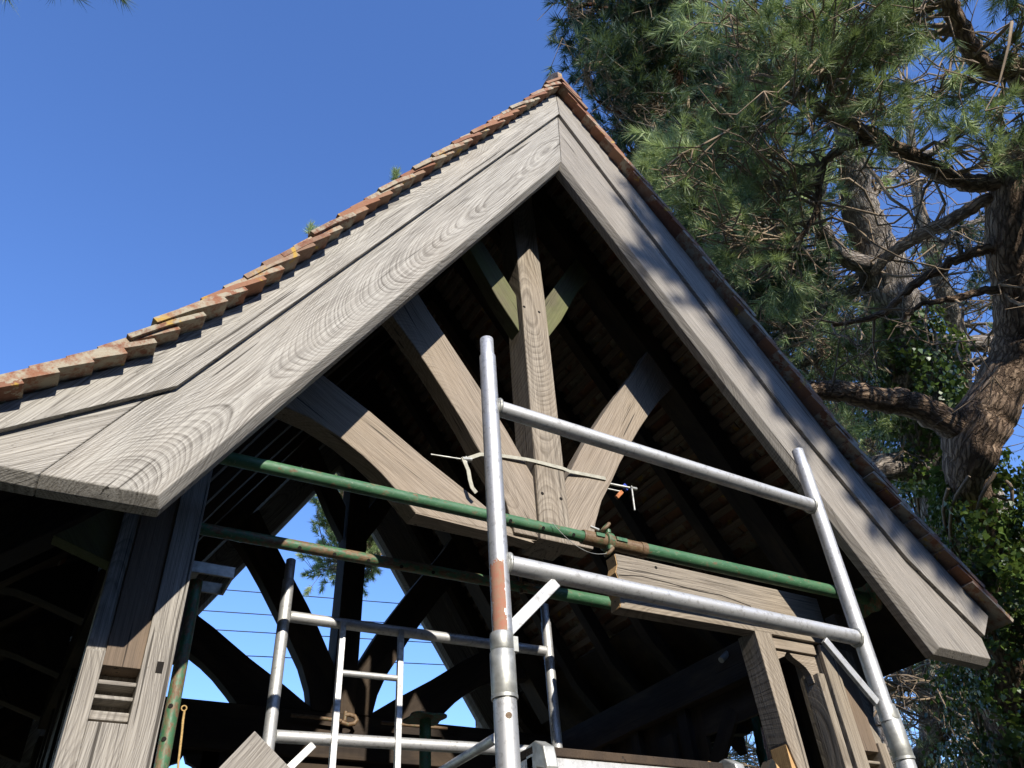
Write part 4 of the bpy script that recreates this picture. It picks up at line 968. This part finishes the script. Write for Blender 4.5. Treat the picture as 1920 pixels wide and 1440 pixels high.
back_tree('pine whose tufts show through the middle of the rear truss', [(905, 1400, 13.5, 12), (885, 1100, 13.5, 11), (860, 900, 13.5, 8), (840, 760, 13.5, 5)],
    [[(880, 1060, 13.5, 5), (790, 1030, 13.4, 4), (700, 1060, 13.4, 3), (640, 1060, 13.3, 2)]],
    [([(625, 860), (650, 890), (700, 960), (720, 1080), (700, 1110), (640, 1100), (600, 1070), (615, 990), (592, 920)], 34, 12.6, 14), ([(700, 880), (1000, 700), (1100, 900), (800, 1060)], 25, 12.6, 15)], .5, 0, .30, .010, 80, 'needle', 'bark')
# --- tree overhead and behind the viewpoint: its tips enter the top left corner, its crown dapples the right bargeboard
tO = thing('pine_tree', 'pine overhead whose needle tips hang into the top left corner of the sky', 'pine tree', (13.2, -6.6, -H))
def rp3(*rows): return [tuple(r) for r in rows]
tip1 = W(-6, -52, 4.6); tip2 = W(112, -62, 4.6)
limbsO = [rp3((13.2, -6.6, -H, .33), (13.1, -6.5, 2.5, .27), (13, -6.4, 5.0, .24), (12.9, -6.3, 8.0, .18), (12.8, -6.2, 11, .10), (12.8, -6.2, 12.5, .04)),
    rp3((12.9, -6.3, 9, .13), (6, -5.2, 10.4, .10), (1.5, -3.0, 9.9, .07), (-.6, -1.2, 8.6, .045), (tip1.x - .2, tip1.y - .3, tip1.z + .9, .012)),
    rp3((13, -6.4, 5.6, .12), (8, -5.4, 6.3, .08), (4.8, -4.8, 6.6, .045), (2.8, -4.6, 7.2, .02))]
skO = add_limbs(tO, limbsO, M['bark'])
cl = [np.array(tip1 + Vector((-.05, 0, .10))), np.array(tip2 + Vector((0, 0, .16))), np.array(W(-60, -120, 4.6))]
crown(tO, skO[-80:], [], bare=0) if False else None
SV = np.array(SUN)
sh = []
for _ in range(78):                                      # foliage high to the right, between the sun and the right bargeboard
    u_ = random.random(); tgt = np.array([2.35 + u_ * 1.75 + random.uniform(0, .35), 2.2, 3.45 - u_ * 1.95 + random.uniform(-.05, .45)])
    sh.append(tgt + SV / SV[1] * (-random.uniform(6.2, 7.6)))
for _ in range(16): cl.append(np.array([random.uniform(12, 15), random.uniform(-8, -4.5), random.uniform(6.2, 12)]))
crown(tO, skO[skO[:, 3] < .2], cl, tint=.45, bare=10, rad=.22, per=(5, 8), k=44)
crown(tO, skO[skO[:, 3] < .2], sh, tint=.45, bare=4, rad=.20, per=(9, 13), k=60, wd=.013)
# small pine tips beyond the left slope
tS = thing('pine_tree', 'distant pine of which only two tips peep over the left roof slope', 'pine tree', (*at(662, 1060, 9.0)[:2], -H))
sx = W(560, 640, 11)
kx = at(662, 1060, 9.0)
limbsS = [rp3((kx.x, kx.y, -H, .10), (kx.x, kx.y, kx.z, .085), (kx.x, kx.y, kx.z + 1.6, .07)) + limb([(600, 560, 11, 5), (581, 470, 11, 2.5), (579, 436, 11, 1.2)]), limb([(640, 620, 11, 5), (700, 430, 11, 3), (741, 340, 11, 1.2)])]
skS = add_limbs(tS, limbsS, M['bark'])
C = []; D = []; L = []
for x, y in ((581, 452), (578, 447), (586, 455), (741, 352), (745, 350), (737, 349)): C.append(np.array(W(x, y - 12, 11))); D.append(np.array([random.uniform(-.2, .2), random.uniform(-.2, .2), 1.0])); L.append(.17)
V, t_ = needles(np.array(C), np.array(D), np.array(L), 110, .12, .008, np.full(len(C), .6)); np_mesh('crown', V, 3, M['needle'], tS, tint=t_)

# --- ivy
def ivy(root, path, n, size, label):
    P = smooth_path(path, 6); seg = np.linalg.norm(np.diff(P[:, :3], axis=0), axis=1); cum = np.concatenate([[0], np.cumsum(seg)])
    s = rng.random(n) * cum[-1]; i = np.clip(np.searchsorted(cum, s) - 1, 0, len(P) - 2); f = ((s - cum[i]) / seg[i])[:, None]
    C = P[i] * (1 - f) + P[i + 1] * f; ax = norm(P[i + 1, :3] - P[i, :3])
    rnd = norm(rng.normal(size=(n, 3))); per = norm(rnd - ax * (rnd * ax).sum(1, keepdims=True))
    lump = 1 + .30 * np.sin(s * 4.1 + 3 * np.arctan2(per[:, 1], per[:, 0])) + .18 * np.sin(s * 9.7 - 2 * np.arctan2(per[:, 1], per[:, 0]))
    rr = C[:, 3] * lump * (1 + rng.normal(0, .10, n)) - np.abs(rng.normal(0, .05, n))
    pos = C[:, :3] + per * rr[:, None]
    nrm = norm(per + rng.normal(0, .42, (n, 3)) + np.array([0, 0, .25]))
    up = norm(np.array([0, 0, -1.0]) + rng.normal(0, .5, (n, 3))); x = norm(np.cross(nrm, up)); y = np.cross(x, nrm)
    sz = (size * rng.uniform(.6, 1.25, n))[:, None]
    fold = nrm * sz * .12
    V = np.stack([pos - y * sz * .35 - fold, pos + x * sz * .5 - y * sz * .1 , pos + y * sz * .62 - fold * .6, pos - x * sz * .5 - y * sz * .1], 1).reshape(-1, 3)
    t = np.clip(rng.normal(.45, .22, n), 0, 1)
    np_mesh('foliage', V, 4, M['ivy'], root, tint=np.repeat(t, 4))
    st_ = MB()
    for k in range(7):
        pth = []
        for j in range(0, len(P), 2):
            a = k * .9 + j * .12; px_ = np.array([math.cos(a), math.sin(a), 0]); pth.append(tuple(P[j, :3] + px_ * P[j, 3] * .72))
        st_.tube(pth, .014, 6)
    st_.build('stems', M['twig'], root)
iv = thing('ivy', 'glossy dark green ivy smothering the thick trunk at the right edge', 'ivy', (*W(1900, 1440, 6.8)[:2], -H))
ivb = limb([(1935, 1440, 6.8, 62), ])[0]
ivy(iv, [(ivb[0] + .3, ivb[1], -H, .55)] + limb([(1945, 1440, 6.8, 120), (1900, 1200, 6.7, 112), (1872, 1050, 6.65, 105), (1840, 960, 6.5, 92), (1828, 915, 6.42, 74)]), 26000, .052, '')
iv = thing('ivy', 'ivy climbing the grey trunk in the middle, its leaves catching the sun', 'ivy', (*W(1925, 1440, 9)[:2], -H))
ib = limb([(1925, 1440, 9, 70)])[0]
ivy(iv, [(ib[0] + .3, ib[1], -H, .6)] + limb([(1930, 1440, 9, 90), (1878, 1200, 9, 88), (1812, 1020, 9, 86), (1770, 920, 9, 84), (1745, 800, 8.9, 80), (1730, 700, 8.9, 72), (1705, 630, 8.95, 58), (1690, 585, 9, 46)]), 24000, .06, '')
# unseen hedges added to block low sky light, behind and beside the viewpoint
def sky_blocker(label, x0, y0, x1, y1, h, th, n):
    t = thing('sky_blocker', label, 'sky_blocker', ((x0 + x1) / 2, (y0 + y1) / 2, -H))
    a = np.array([x0, y0]); d = np.array([x1, y1]) - a; L_ = np.linalg.norm(d); d = d / L_; nn = np.array([-d[1], d[0]])
    b = MB(); b.beam((x0, y0, -H + h / 2 - .1), (x1, y1, -H + h / 2 - .1), th * .8, h - .25, (0, 0, 1)); b.build('core', M['dark'], t)
    u = rng.random(n) * L_; face = rng.integers(0, 3, n); v = rng.uniform(-.5, .5, n) * th; z = rng.random(n) * h
    v = np.where(face == 0, -th / 2, np.where(face == 1, th / 2, v)) + rng.normal(0, .07, n); z = np.where(face == 2, h, z) + rng.normal(0, .06, n)
    pos = np.stack([a[0] + d[0] * u + nn[0] * v, a[1] + d[1] * u + nn[1] * v, z - H], 1)
    r1 = norm(rng.normal(size=(n, 3))) * .09; r2 = norm(np.cross(r1, rng.normal(size=(n, 3)))) * .05
    V = np.stack([pos - r1, pos + r2, pos + r1, pos - r2], 1).reshape(-1, 3)
    np_mesh('foliage', V, 4, M['needle_blue'], t, tint=np.repeat(np.clip(rng.normal(.3, .2, n), 0, 1), 4))
sky_blocker('unseen tall conifer screen added to block sky light, behind the viewpoint', -16, -13, 20, -13, 8.6, 1.8, 30000)
sky_blocker('unseen tall conifer screen added to block sky light, along the left', -6.5, -13, -6.5, 6, 9.0, 1.6, 24000)
sky_blocker('unseen tall conifer screen added to block sky light, along the right, short of the pines', 15, -13, 15, 3, 8.6, 1.6, 16000)
for k_, P_ in ((0, A_), (1, B_)):
    tp = thing('telegraph_pole', 'tarred wooden pole carrying the overhead wires, ' + ('left' if k_ == 0 else 'right') + ' of the gate', 'pole', (P_.x, P_.y, -H))
    b = MB(); b.tube([(P_.x, P_.y, -H), (P_.x, P_.y, P_.z + 2.2)], [.16, .11], 14); b.build('shaft', M['oak_dark'], tp)
    b = MB(); b.box(P_.x - .06, P_.x + .06, P_.y - .8, P_.y + .8, P_.z + 1.6, P_.z + 1.72); b.build('crossarm', M['oak_dark'], tp)
